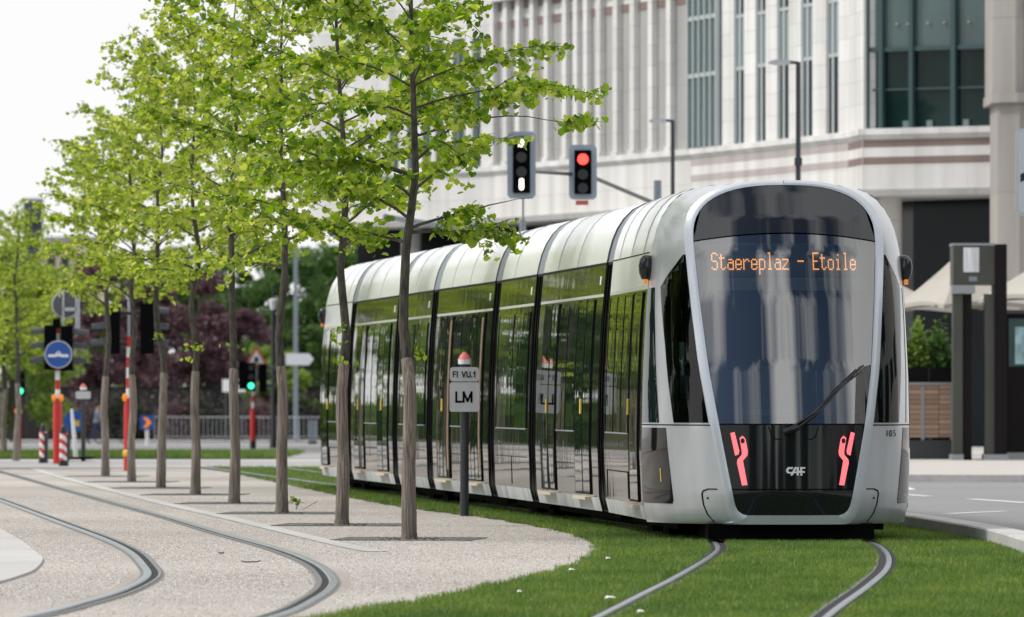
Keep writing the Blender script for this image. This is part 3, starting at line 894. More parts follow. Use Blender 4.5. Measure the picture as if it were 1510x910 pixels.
def loft(a, bb, sx, off=0.0):
    def raw(a, bb):
        ru, rz = ring_at(a, R_OUT); bu, bz = ring_at(a, B_RING)
        rv = front_v(ru, rz)
        cu = ru + .8 * (bu - ru); cz = rz + .6 * (bz - rz); cv = rv - .4
        p = Vector((ru, rv, rz)) * (1 - bb) ** 2 + Vector((cu, cv, cz)) * 2 * bb * (1 - bb) + Vector((bu, EV, bz)) * bb * bb
        return p
    p = raw(a, bb)
    if off:
        e = .01
        da = raw(min(a + e, len(R_OUT) - 1.01), bb) - raw(max(a - e, 0), bb); db = raw(a, min(1, bb + e)) - raw(a, max(0, bb - e))
        nrm = da.cross(db); 
        if nrm.length > 1e-9:
            nrm.normalize()
            if nrm.x < 0 and abs(nrm.x) > .05 or (abs(nrm.x) <= .05 and nrm.z < 0): nrm = -nrm
            p = p + nrm * off
    return (sx * p.x, -p.y, p.z)
def a_of_z(z, bb=.3):
    lo, hi = 0.0, float(NS + NA)
    for _ in range(40):
        m_ = (lo + hi) / 2
        if loft(m_, bb, 1)[2] < z: lo = m_
        else: hi = m_
    return lo

def loft_patch(rows, off, sx, nb=10, back=0.02):
    """rows: list of (z, b0, b1); a curved panel with thickness on the nose shell"""
    zr = [q[0] for q in rows]; c0 = [q[1] for q in rows]; c1 = [q[2] for q in rows]
    zs_ = sorted(set([zr[0] + (zr[-1] - zr[0]) * k / 26 for k in range(27)] + zr))
    rows = [(z, interp(z, zr, c0), interp(z, zr, c1)) for z in zs_]
    b = MB(); R_ = len(rows)
    for o_ in (off, -back):
        for z, b0, b1 in rows:
            for k in range(nb + 1):
                bb = b0 + (b1 - b0) * k / nb
                b.v.append(loft(a_of_z(z, bb), bb, sx, o_))
    n = nb + 1; S = R_ * n
    for i in range(R_ - 1):
        for k in range(nb):
            b.f.append((i * n + k, i * n + k + 1, (i + 1) * n + k + 1, (i + 1) * n + k)); b.m.append(0)
    edge = [(0, k) for k in range(nb)] ; 
    loop = [k for k in range(n)] + [i * n + nb for i in range(1, R_)] + [(R_ - 1) * n + k for k in range(nb - 1, -1, -1)] + [i * n for i in range(R_ - 2, 0, -1)]
    for q in range(len(loop)):
        p0, p1 = loop[q], loop[(q + 1) % len(loop)]
        b.f.append((p0, p1, p1 + S, p0 + S)); b.m.append(0)
    return b

def front_patch(poly, off, back=.012):
    """flat outline (u, z) laid on the front face, off metres proud of it (fan about its centre, for small convex-ish shapes)"""
    b = MB(); n = len(poly)
    b.v = [F(u, z, off) for u, z in poly] + [F(u, z, -back) for u, z in poly]
    b.f = [tuple(range(n))] + [(i, (i + 1) % n, n + (i + 1) % n, n + i) for i in range(n)]; b.m = [0] * len(b.f)
    return b
def front_fill(zlist, wfun, off, nu=16, back=None):
    """grid between -wfun(z) and wfun(z)"""
    b = MB()
    for z in zlist:
        wv = max(wfun(z), 0.0)
        for k in range(nu + 1):
            u = -wv + 2 * wv * k / nu; b.v.append(F(u, z, off))
    n = nu + 1
    for i in range(len(zlist) - 1):
        for k in range(nu): b.f.append((i * n + k, i * n + k + 1, (i + 1) * n + k + 1, (i + 1) * n + k)); b.m.append(0)
    return b
def arch_w(z, a=.882, h=.535):
    if z <= 2.93: return rin(z)
    t = min(1, (z - 2.93) / h)
    return a * max(0, 1 - t ** 2.6) ** (1 / 2.6)
zz_top = lambda u: 2.985 - .075 * (u / .88) ** 2          # the seam between windscreen and dome glass

GLY = {
 'S': "01110 10001 10000 10000 10000 01110 00001 00001 00001 10001 01110",
 't': "00000 01000 01000 11110 01000 01000 01000 01000 01000 01001 00110",
 'a': "00000 00000 00000 00000 01110 00001 01111 10001 10001 10001 01111",
 'e': "00000 00000 00000 00000 01110 10001 10001 11111 10000 10001 01110",
 'r': "00000 00000 00000 00000 10110 11001 10000 10000 10000 10000 10000",
 'p': "00000 00000 00000 00000 11110 10001 10001 10001 10001 10001 11110 10000 10000 10000",
 'l': "01100 00100 00100 00100 00100 00100 00100 00100 00100 00100 01110",
 'z': "00000 00000 00000 00000 11111 00001 00010 00100 01000 10000 11111",
 '-': "00000 00000 00000 00000 00000 11111 00000 00000 00000 00000 00000",
 'E': "11111 10000 10000 10000 10000 11110 10000 10000 10000 10000 11111",
 'o': "00000 00000 00000 00000 01110 10001 10001 10001 10001 10001 01110",
 'i': "00000 00100 00000 00000 01100 00100 00100 00100 00100 00100 01110",
}

def make_cab(front=True):
    # straight part behind the nose
    idx = [0, 1, 1, 1, 1, 2] + [4] * 11
    b = extrude_section(-EV, -.375, idx, ny=4)
    cab = b.build('cab_section', [M['skirt'], M['mirror'], M['rail_line'], M['seam'], M['roofwhite']], tram, smooth=True)
    # nose shell
    NB = 42; SUBD = 3; na = (NS + NA) * SUBD
    QROWS = [(1.17, .015, .425), (1.5, .015, .45), (1.9, .015, .48), (2.25, .015, .53), (2.48, .012, .57), (2.58, .012, .42), (2.68, .010, .24), (2.79, .008, .05)]
    qz = [q[0] for q in QROWS]
    b = MB()
    for sx in (-1, 1):
        o0 = len(b.v)
        for a in range(na + 1):
            for k in range(NB + 1): b.v.append(loft(a / SUBD if a < na else na / SUBD - 1e-5, k / NB, sx))
        for a in range(na):
            for k in range(NB):
                p = o0 + a * (NB + 1) + k
                z0_, z1_ = b.v[p][2], b.v[p + NB + 1][2]
                if z0_ > 1.18 and z1_ < 2.74 and all(interp(z_, qz, [q[1] for q in QROWS]) + .012 < k_ / NB < interp(z_, qz, [q[2] for q in QROWS]) - .012 for z_ in (z0_, z1_) for k_ in (k, k + 1)): continue
                b.f.append((p, p + 1, p + NB + 2, p + NB + 1)); b.m.append(0)
    b.build('nose_shell', M['silver'], cab, smooth=True)
    # pale frame round the face, 6 mm proud of the shell
    b = MB()
    for sx in (-1, 1):
        o0 = len(b.v); cols = 4
        for i in range(len(R_IN)):
            for k in range(cols + 1):
                t = k / cols
                u = R_IN[i][0] * (1 - t) + (R_OUT[i][0] + .004) * t; z = R_IN[i][1] * (1 - t) + (R_OUT[i][1] + (.004 if i > NS else 0)) * t
                b.v.append(F(sx * u, z, .016 * math.sin(math.pi * (.12 + .76 * t)) + .004))
        for i in range(len(R_IN) - 1):
            for k in range(cols):
                p = o0 + i * (cols + 1) + k; b.f.append((p, p + 1, p + cols + 2, p + cols + 1)); b.m.append(0)
    # bottom bar of the frame
    o0 = len(b.v); nu = 16
    for z, f_ in ((.20, .504), (.245, .47), (.2875, .437)):
        for k in range(nu + 1):
            u = -f_ + 2 * f_ * k / nu; b.v.append(F(u, z, .012))
    for q in range(2):
        for k in range(nu):
            p = o0 + q * (nu + 1) + k; b.f.append((p, p + 1, p + nu + 2, p + nu + 1)); b.m.append(0)
    b.build('front_frame', M['frame'], cab, smooth=True)
    # lower black mask
    zs = [.287, .295, .305, .32, .34, .37, .40, .45, .50, .527]
    def wlow(z): return rin(z) + .003
    front_fill(zs, wlow, .004).build('bumper_panel', M['glossblack'], cab, smooth=True)
    zs = [.541 + (1.148 - .541) * k / 12 for k in range(13)]
    mask = front_fill(zs, lambda z: rin(z) + .004, .004).build('front_mask', M['glossblack'], cab, smooth=True)
    front_fill([.525, .543], lambda z: rin(z), -.002).build('mask_seam', M['seam'], mask)
    front_fill([1.146, 1.164], lambda z: rin(z), -.002).build('waist_seam', M['seam'], mask)
    # windscreen with a dark printed border
    nu = 20; b = MB(); rows = 26
    for i in range(rows + 1):
        t = i / rows
        for k in range(nu + 1):
            s = -1 + 2 * k / nu
            zt = zz_top(s * .88); z = 1.162 + (zt - 1.162) * t
            wv = rin(min(z, 2.93)) + .003
            b.v.append(F(s * wv, z, .004))
    n = nu + 1
    for i in range(rows):
        for k in range(nu): b.f.append((i * n + k, i * n + k + 1, (i + 1) * n + k + 1, (i + 1) * n + k)); b.m.append(0)
    ws = b.build('windscreen', M['windshield'], cab, smooth=True)
    b = MB()
    def border(poly_out, poly_in):
        o0 = len(b.v); m_ = len(poly_out)
        b.v.extend([F(u, z, -.012) for u, z in poly_out] + [F(u, z, -.012) for u, z in poly_in])
        for i in range(m_ - 1): b.f.append((o0 + i, o0 + i + 1, o0 + m_ + i + 1, o0 + m_ + i)); b.m.append(0)
    zs = [1.16 + (2.93 - 1.16) * k / 16 for k in range(17)]
    for sx in (-1, 1):
        border([(sx * (rin(z) + .01), z) for z in zs], [(sx * (rin(z) - .055 - .03 * max(0, 1 - (z - 1.16) / .5)), z) for z in zs])
    us = [-.72 + 1.44 * k / 12 for k in range(13)]
    border([(u, 1.15) for u in us], [(u, 1.235 + .03 * (u / .72) ** 2) for u in us])
    b.build('windscreen_border', M['blackmatt'], ws)
    # dome glass above the windscreen
    b = MB(); rows = 16
    H2 = .535
    for i in range(rows + 1):
        t = i / rows
        for k in range(nu + 1):
            s = -1 + 2 * k / nu
            th = math.asin(max(-1, min(1, s)))
            u0 = .884 * math.copysign(abs(s) ** (1), s)
            ztop = 2.93 + H2 * max(0, 1 - abs(s) ** 2.6) ** (1 / 2.6)
            zb = min(zz_top(u0) + .014, ztop)
            b.v.append(F(u0, zb + (ztop - zb) * t, .004))
    for i in range(rows):
        for k in range(nu): b.f.append((i * n + k, i * n + k + 1, (i + 1) * n + k + 1, (i + 1) * n + k)); b.m.append(0)
    b.build('dome_glass', M['domeglass'], cab, smooth=True)
    # cab inside: lining, rear wall, floor, dashboard, seat, blind
    b = MB(); Q = []
    for i, (u, z) in enumerate(R_IN):
        if z < 1.0: continue
        Q.append((u - .004, z))
    m_ = len(Q)
    for sx in (-1, 1):
        o0 = len(b.v)
        for u, z in Q: b.v.append(F(sx * u, z, -.03))
        for u, z in Q: b.v.append((sx * u * 1.1, -4.80, min(z, 3.28)))
        for i in range(m_ - 1): b.f.append((o0 + i, o0 + i + 1, o0 + m_ + i + 1, o0 + m_ + i)); b.m.append(0)
    b.prism([(u * 1.1, min(z, 3.28)) for u, z in Q] + [(-u * 1.1, min(z, 3.28)) for u, z in reversed(Q)], -4.80, -4.76); b.box(-.7, .7, -5.9, -4.81, .95, 1.0)
    inn = b.build('cab_lining', M['cabdark'], cab)
    b = MB(); b.box(-.70, .70, -5.98, -5.55, 1.12, 1.19); b.box(-.5, .5, -5.62, -5.5, 1.1, 1.30); b.box(.1, .62, -4.9, -4.8, 1.2, 2.3)
    b.build('dashboard', M['cabgrey'], inn)
    b = MB(); b.box(-.30, .10, -5.15, -5.02, 1.0, 1.55); b.plate([(u * 1, v) for u, v in [(-.22, -5.16), (.0, -5.16), (.0, -5.06), (-.22, -5.06)]], 1.55, 1.72)
    b.build('driver_seat', M['black'], inn)
    b = MB(); b.v = [F(u, z, -.06) for z in (2.44, 2.565) for u in [-.80 + 1.6 * k / 10 for k in range(11)]]
    b.f = [(k, k + 1, k + 12, k + 11) for k in range(10)]; b.m = [0] * 10
    b.build('sun_blind', M['cabpale'], inn)
    # destination display
    b = MB(); b.v = [F(u, z, -.05) for z in (2.58, 2.90) for u in [-.82 + 1.64 * k / 10 for k in range(11)]]
    b.f = [(k, k + 1, k + 12, k + 11) for k in range(10)]; b.m = [0] * 10
    disp = b.build('destination_display', M['cabdark'], cab)
    if front:
        b = MB(); txt = 'Staereplaz - Etoile'; px = .01235; pz = .0155; adv = .0742
        for ci, ch in enumerate(txt):
            if ch == ' ': continue
            x0 = -.716 + ci * adv
            for r, row in enumerate(GLY[ch].split()):
                for c, v_ in enumerate(row):
                    if v_ == '1':
                        u, z = x0 + c * px, 2.80 - r * pz
                        b.add([F(u - .0052, z - .0066, -.035), F(u + .0052, z - .0066, -.035), F(u + .0052, z + .0066, -.035), F(u - .0052, z + .0066, -.035)], [(0, 1, 2, 3)])
        b.build('display_text', M['led'], disp)
        text_mesh('fleet_number', '105', .088, M['black'], cab, loft(a_of_z(1.065, .27), .27, 1, .010), rot=(R(90), 0, R(52)), bold=0.0, sx=1.35, space=1.15)
    # lamps: a short outer bar and a long kinked inner bar on each side
    LA = [(-.597, 1.072), (-.558, 1.082), (-.514, .90), (-.522, .868), (-.553, .857)]
    LB1 = [(-.512, 1.025), (-.484, 1.047), (-.457, 1.018), (-.435, .90), (-.440, .859), (-.491, .866), (-.491, .90)]
    LB2 = [(-.440, .859), (-.481, .809), (-.440, .577), (-.490, .572), (-.536, .787), (-.532, .82), (-.491, .866)]
    for sx in (-1, 1):
        lamp = front_patch([(-u * sx, z) if sx > 0 else (u, z) for u, z in LA], .010).build('lamp', M['redlamp'], cab)
        b = front_patch([(-u * sx, z) if sx > 0 else (u, z) for u, z in LB1], .010)
        b2 = front_patch([(-u * sx, z) if sx > 0 else (u, z) for u, z in LB2], .010)
        b.add(b2.v, b2.f); lamp2 = b.build('lamp', M['redlamp'], cab)
        front_patch([(sx * (.484 + .02 * math.cos(k * .63)), .998 + .026 * math.sin(k * .63)) for k in range(10)], .014).build('camera_lens', M['black'], lamp2)
        # a black halo cut into the mask
        # shell details: bumper cover seam with its bolt
        pts = [(.66, .534), (.79, .537), (.825, .52), (.836, .49), (.825, .39), (.79, .30), (.73, .222)]
        def on_nose(u, z):
            a = a_of_z(z, .1); bb = 0
            for k in range(60):
                if loft(a, k / 60, 1)[0] >= u: bb = k / 60; break
            else: bb = 1
            return loft(a_of_z(z, bb), bb, sx, .002) if u > rin(z) + .094 else F(sx * u, z, .02)
        b = MB(); b.tube([on_nose(u, z) for u, z in pts[1:]], .0075, 5); b.build('cover_seam', M['seam'], cab)
        b = MB(); b.tube([on_nose(.79 - .03 * k, .537) for k in range(4)], .006, 5); b.build('cover_seam', M['seam'], cab)
        b = MB(); c = Vector(on_nose(.785, .45)); b.lathe([(.011, -.01), (.011, .006), (.004, .008)], n=10)
        bo = b.build('cover_bolt', M['black'], cab, loc=c); bo.rotation_euler = (R(90), 0, R(25 * sx))
        # quarter window, side glass, lower side panel
        qw = loft_patch(QROWS, .006, sx, back=-.003).build('quarter_window', M['quarter_glass'], cab, smooth=True)
        for rows in ([(z, b0, b0 + .045) for z, b0, b1 in QROWS[:-1]] + [(2.79, .008, .05)], [(z, b1 - .055, b1) for z, b0, b1 in QROWS[:-1]] + [(2.79, .008, .05)], [(1.17, .061, .369), (1.245, .061, .374)]):
            loft_patch(rows, .0025, sx, back=.004).build('window_border', M['seam'], qw, smooth=True)
        b = MB(); b.box(*sorted((sx * .96, sx * 1.0)), -5.50, -5.38, 1.18, 1.95); b.build('cab_post', M['cabpale2'], inn)
        b = MB(); b.box(*sorted((sx * .93, sx * .97)), -5.62, -5.52, 1.40, 1.62); b.build('cab_switchbox', M['cabgrey'], inn)
        b = MB(); b.box(*sorted((sx * .80, sx * .98)), -5.85, -5.2, 1.10, 1.20); b.build('cab_shelf', M['cabgrey'], inn)
        rows = [(1.17, .65, .985), (1.6, .67, .985), (2.1, .70, .985), (2.48, .74, .985)]
        loft_patch(rows, .005, sx).build('side_glass', M['quarter'], cab, smooth=True)
        rows = [(.39, .535, .985), (.43, .52, .985), (.7, .53, .985), (1.0, .54, .985), (1.12, .545, .985)]
        loft_patch(rows, .005, sx).build('side_panel', M['cornerpanel'], cab, smooth=True)
        b = MB(); b.tube([loft(a_of_z(1.148, k / 20), k / 20, sx, .001) for k in range(0, 21)], .006, 4); b.build('waist_seam', M['seam'], cab)
        # camera pod where the mirror would be, with an orange marker under it
        arm = Vector((sx * 1.20, -4.72, 2.70))
        b = MB(); n_ = 14
        prof = [(.005, .185), (.04, .175), (.070, .14), (.082, .075), (.076, .0), (.055, -.05), (.02, -.065)]
        b.lathe(prof, (sx * 1.262, -4.80, 2.62), n_); b.tube([(sx * 1.2, -4.80, 2.68), (sx * 1.3, -4.85, 2.68)], .03, 8)
        pod = b.build('camera_pod', M['pod'], cab, smooth=True)
        b = MB(); b.box(*sorted((sx * 1.262, sx * 1.295)), -4.87, -4.81, 2.515, 2.565); b.build('marker_light', M['orange'], pod)
    # wiper and its recess
    b = MB(); pts = [(-.242, 1.14), (-.21, 1.038), (-.178, 1.014), (.178, 1.014), (.21, 1.038), (.242, 1.14)]
    b.tube([F(u, z, .006) for u, z in pts], .006, 5); b.tube([F(0, z, .006) for z in (1.014, 1.08, 1.14)], .004, 4)
    b.build('wiper_recess', M['seam'], cab)
    b = MB()
    b.tube([F(-.07, 1.10, .05), F(.2, 1.27, .06), F(.45, 1.52, .06), F(.66, 1.70, .05)], [.012, .010, .008, .006], 6)
    b.tube([F(.0, 1.10, .05), F(.25, 1.28, .06), F(.48, 1.52, .06), F(.68, 1.66, .04)], [.012, .010, .008, .006], 6)
    b.tube([F(.12, 1.20, .03), F(.45, 1.50, .03), F(.70, 1.72, .03)], .010, 5)
    b.tube([F(-.10, 1.08, .03), F(.04, 1.13, .03)], .032, 8)
    b.build('wiper', M['black'], cab)
    # maker's lettering on the mask: C, A and F drawn in bars, the A leaning into the C
    z0, z1 = .674, .748
    for nm, bars in (('maker_lettering', [
        [(-.085, .712), (-.078, .736), (-.060, .748), (-.016, .748), (-.020, .730), (-.056, .730), (-.064, .712), (-.054, .702), (-.018, .702), (-.026, .686), (-.058, .686), (-.078, .695)],
        [(-.044, .668), (-.022, .668), (.022, .748), (.000, .748)], [(.000, .748), (.038, .748), (.038, .668), (.017, .668), (.017, .735), (.004, .735)],
        [(-.010, .704), (.018, .704), (.018, .690), (-.018, .690)], [(.050, .748), (.100, .748), (.100, .732), (.050, .732)], [(.050, .733), (.068, .733), (.072, .668), (.052, .668)],
        [(.067, .710), (.096, .710), (.096, .694), (.067, .694)], [(.037, .712), (.052, .712), (.052, .694), (.037, .694)]]),):
        b = MB()
        for i, poly in enumerate(bars):
            q = front_patch([(u + .008, z) for u, z in poly], .010 + .0006 * i); b.add(q.v, q.f)
        if front: b.build(nm, M['whitepaint'], mask)
    # underframe and snow plough
    b = MB(); b.box(-.80, .80, -6.2, -5.2, .055, .205); b.box(-1.0, 1.0, -5.3, -.3, .13, .26)
    for yy in (-1.6, -3.4): b.box(-.95, .95, yy - .3, yy + .3, .02, .5)
    b.build('underframe', M['under'], cab)
    add_door(cab, -3.95, .95, single=True)
    for sx in (-1, 1):
        b = MB(); side_panel(b, -3.3, -.6, 1.06, 2.44, .008, sx); w_ = b.build('side_window', M['mirror_pane'], cab, smooth=True)
        for yy in (-3.3, -2.4, -1.5, -.6):
            s = MB(); side_panel(s, yy - .010, yy + .010, 1.06, 2.44, .013, sx); s.build('window_seal', M['seam'], w_)
        s = MB(); side_panel(s, -3.3, -.6, 1.045, 1.06, .012, sx, 0, nz=1); s.build('window_sill', M['bluegrey'], w_)
        s = MB(); side_panel(s, -3.2, -.7, .66, .672, .006, sx, 0, nz=1)
        for yy in (-3.2, -.7): side_panel(s, yy - .006, yy + .006, .40, .672, .006, sx)
        s.build('panel_seam', M['seam'], cab)
    roof_seams(cab, (-1.2, -2.6, -4.0))
    b = MB()
    for sx in (-1, 1): b.tube([(sx * (half_w(2.83) + .003), y, 2.83) for y in (-.4, -2, -4.6)], .006, 4)
    b.build('cantrail_seam', M['seam'], cab)
    # small coloured operator sign on the lower side panel
    if front:
        b = MB()
        p = [loft(a_of_z(z, bb), bb, -1, .009) for z, bb in ((.60, .662), (.73, .662), (.73, .650), (.60, .650))]
        b.add(p, [(0, 1, 2, 3)]); b.build('operator_sticker', M['yellow'], cab)
    return cab
cab = make_cab(True); cab.location = (0, 0, 0); cab.rotation_euler = (0, 0, .069)
rear = make_cab(False)
d = JC[5] - JC[4]
rear.location = JC[5] - TRAM0; rear.rotation_euler = (0, 0, math.atan2(-d.x, d.y) + math.pi)

# ------------------------------------------------------------------ trees
def leaf_mesh_arrays(pos, size, nrm_bias, seedv, droop=.5):
    """heart-shaped cupped leaves: 6 triangles each round a sunk middle"""
    r = np.random.default_rng(seedv); n = len(pos)
    out = np.array([(0, -.50, 0), (.34, -.30, .10), (.50, .08, .14), (.30, .46, .08), (0, .34, .0), (-.30, .46, .08), (-.50, .08, .14), (-.34, -.30, .10)], float)
    k = len(out)
    yaw = r.uniform(0, 2 * np.pi, n); pitch = r.normal(.9, .45, n) * droop * 1.6; roll = r.normal(0, .5, n)
    cyw, syw, cp, sp_, cr, sr = np.cos(yaw), np.sin(yaw), np.cos(pitch), np.sin(pitch), np.cos(roll), np.sin(roll)
    P = np.concatenate([out, [[0, .02, -.03]]], 0)
    V = np.empty((n, k + 1, 3), np.float32)
    for i, p in enumerate(P):
        x, y, z = p * 1.0
        x2 = x * cr + z * sr; z2 = -x * sr + z * cr
        y3 = y * cp - z2 * sp_ ; z3 = y * sp_ + z2 * cp
        X = x2 * cyw - y3 * syw; Y = x2 * syw + y3 * cyw
        V[:, i, 0] = pos[:, 0] + X * size; V[:, i, 1] = pos[:, 1] + Y * size; V[:, i, 2] = pos[:, 2] + z3 * size
    tri = np.array([(i, (i + 1) % k, k) for i in range(k)], np.int32)
    return V, tri
def island_mesh(name, V, tri, mt):
    n, k, _ = V.shape; t = len(tri)
    me = bpy.data.meshes.new(name)
    me.vertices.add(n * k); me.vertices.foreach_set('co', V.reshape(-1))
    L = (np.arange(n)[:, None, None] * k + tri[None]).reshape(-1).astype(np.int32)
    me.loops.add(len(L)); me.loops.foreach_set('vertex_index', L)
    me.polygons.add(n * t); me.polygons.foreach_set('loop_start', (np.arange(n * t) * 3).astype(np.int32))
    me.materials.append(mt); me.update(calc_edges=True)
    return me

def lime_tree_meshes(seed, height=7.3, spread=1.9, sprouts=0, low=2.9, leaf=.072, dens=1.25, extra=(), gap=None, lm='leaf'):
    r = random.Random(seed)
    trunk = MB(); wob = [(r.uniform(-.065, .065), r.uniform(-.065, .065)) for _ in range(12)]
    def tp(z):
        i = min(10, int(z / height * 10)); t = z / height * 10 - i
        return Vector((wob[i][0] * (1 - t) + wob[i + 1][0] * t, wob[i][1] * (1 - t) + wob[i + 1][1] * t, z))
    wob[0] = (0, 0); wob[1] = (wob[1][0] * .4, wob[1][1] * .4)
    def tr(z): return interp(z, [0, 1.7, 2.5, 4, 5.5, height], [.062, .053, .047, .033, .019, .006])
    zs = [1.6 + (height - 1.6) * k / 22 for k in range(23)]
    trunk.tube([tp(z) for z in zs], [tr(z) for z in zs], 8)
    wrap = MB(); zs = [0, .08, .25, .5, .7, .72, .9, 1.2, 1.5, 1.78, 1.80]
    rr = [.088, .080, .074, .070, .069, .066, .066, .064, .061, .058, .053]
    wrap.tube([tp(z) for z in zs], [q * r.uniform(.96, 1.05) for q in rr], 14)
    limbs = MB(); LP = []
    nl = 26
    for i in range(nl + len(extra)):
        t = (i + .5) / nl
        if i < nl:
            z0 = low + (height - .5 - low) * t ** .92 + r.uniform(-.1, .1)
            az = i * 2.4 + r.uniform(-.35, .35)
            prof = math.sin(math.pi * (.22 + .70 * t)) ** .8
            L = spread * prof * r.uniform(.75, 1.2) + .15
            up = r.uniform(.35, .75) if t < .7 else r.uniform(.7, 1.2)
        else:
            z0, az, L, up = extra[i - nl]; t = .3
        p = tp(z0); pts = [p]; n = 9
        d = Vector((math.cos(az), math.sin(az), up)).normalized()
        for k in range(n):
            d = (d + Vector((r.uniform(-.13, .13), r.uniform(-.13, .13), r.uniform(-.10, .10) - (.05 if t < .5 else 0)))).normalized()
            p = p + d * (L * 1.12 / n); pts.append(p)
        r0 = tr(z0) * .45
        limbs.tube(pts, [max(.003, r0 * (1 - k / (n + .5))) for k in range(n + 1)], 5)
        nt_ = int(7 + L * 6)
        LP.append((pts, 0.35))
        for q in range(nt_):
            s = .18 + .82 * (q + r.random()) / nt_
            kk = s * n; k0 = min(n - 1, int(kk)); base = pts[k0].lerp(pts[k0 + 1], kk - k0)
            a2 = az + r.choice((-1, 1)) * r.uniform(.4, 1.3)
            d2 = Vector((math.cos(a2), math.sin(a2), r.uniform(-.35, .55))).normalized()
            l2 = r.uniform(.22, .62) * (1.1 - .45 * s)
            p2 = base; tw = [p2]
            for k in range(4):
                d2 = (d2 + Vector((r.uniform(-.2, .2), r.uniform(-.2, .2), r.uniform(-.22, .08)))).normalized(); p2 = p2 + d2 * l2 / 4; tw.append(p2)
            if gap and any(gap[0] < q_.x < gap[1] and gap[2] < q_.z < gap[3] for q_ in tw): continue
            limbs.tube(tw, [.0055, .005, .004, .003, .002], 4)
            LP.append((tw, 0.0))
    pos = []; size = []
    for tw, s0 in LP:
        L = sum((tw[i + 1] - tw[i]).length for i in range(len(tw) - 1))
        cnt = max(2, int(L / .029 * dens * r.uniform(.6, 1.3)))
        if s0: cnt = int(cnt * .55)
        for k in range(cnt):
            s = s0 + (1 - s0) * (k + r.random()) / cnt
            kk = s * (len(tw) - 1); k0 = min(len(tw) - 2, int(kk)); b = tw[k0].lerp(tw[k0 + 1], kk - k0)
            pos.append((b.x + r.gauss(0, .035), b.y + r.gauss(0, .035), b.z + r.gauss(-.025, .03))); size.append(leaf * r.uniform(.42, 1.45))
    for k in range(sprouts):
        z = r.uniform(1.75, 2.5); a = r.uniform(0, 6.28); c = tp(z) + Vector((math.cos(a) * .12, math.sin(a) * .12, 0))
        for q in range(9):
            pos.append((c.x + r.gauss(0, .05), c.y + r.gauss(0, .05), c.z + r.gauss(0, .035))); size.append(.06)
    pos = np.array(pos); size = np.array(size)
    if gap:
        ok = ~((pos[:, 0] > gap[0]) & (pos[:, 0] < gap[1]) & (pos[:, 2] > gap[2]) & (pos[:, 2] < gap[3])); pos = pos[ok]; size = size[ok]
    V, tri = leaf_mesh_arrays(pos, size, 0, seed)
    return trunk, wrap, limbs, island_mesh('crown', V, tri, M[lm])
TEMPL = []
def tree_from(seed, x, y, label, group, rz=0, scale=1.0, **kw):
    t = thing('lime_tree', (x, y, gz(y)), label, 'tree', group, rz)
    trunk, wrap, limbs, cm = lime_tree_meshes(seed, **kw)
    tk = trunk.build('trunk', M['bark'], t, smooth=True)
    limbs.build('limbs', M['bark'], tk)
    wrap.build('trunk_wrap', M['wrap'], t, smooth=True)
    link('crown', cm, t)
    t.scale = (scale,) * 3
    return t
ROW = [(-1.02, 69.3), (-1.88, 77.1), (-2.80, 85), (-3.70, 93), (-4.6, 101.5), (-5.48, 109), (-6.37, 117), (-7.3, 125.4)]
TL = ['largest young lime tree on the gravel, standing closest to the LM sign post',
      'young lime tree with yellow sprouts low on its trunk, second from the LM sign post',
      'young lime tree with a small green sprout growing from the gravel at its foot',
      'young lime tree in front of the triangular warning sign, fourth from the LM sign post',
      'young lime tree just before the crowd barrier, fifth from the LM sign post',
      'young lime tree just past the orange chevron sign, sixth from the LM sign post',
      'young lime tree partly covering the red pole of the signal with two dark heads',
      'young lime tree at the far end of the gravel row, last before the striped bollards']
G_TREES = 'young lime trees in a row on the gravel'
grate_proto = None
GL_LAB = ['iron tree grate round the trunk nearest the LM sign post', 'iron tree grate round the second trunk from the LM sign post', 'iron tree grate beside the green sprout',
          'iron tree grate round the fourth trunk from the LM sign post', 'iron tree grate round the fifth trunk from the LM sign post', 'iron tree grate round the sixth trunk from the LM sign post',
          'iron tree grate round the trunk by the red signal pole', 'iron tree grate round the last trunk of the gravel row']
KW = [dict(seed=3, sprouts=1, dens=1.5, extra=[(4.0, .12, 1.55, .32), (4.5, -.2, 1.4, .5), (3.05, .25, .95, .08), (2.95, 2.6, 1.2, .25), (3.6, -2.7, 1.3, .5)], gap=(.82, 1.42, 3.25, 4.22)), dict(seed=17, sprouts=3, gap=(1.55, 2.4, 3.5, 4.6)), dict(seed=29), dict(seed=41, sprouts=1), dict(seed=53, sprouts=3), dict(seed=67, sprouts=1), dict(seed=79), dict(seed=83)]
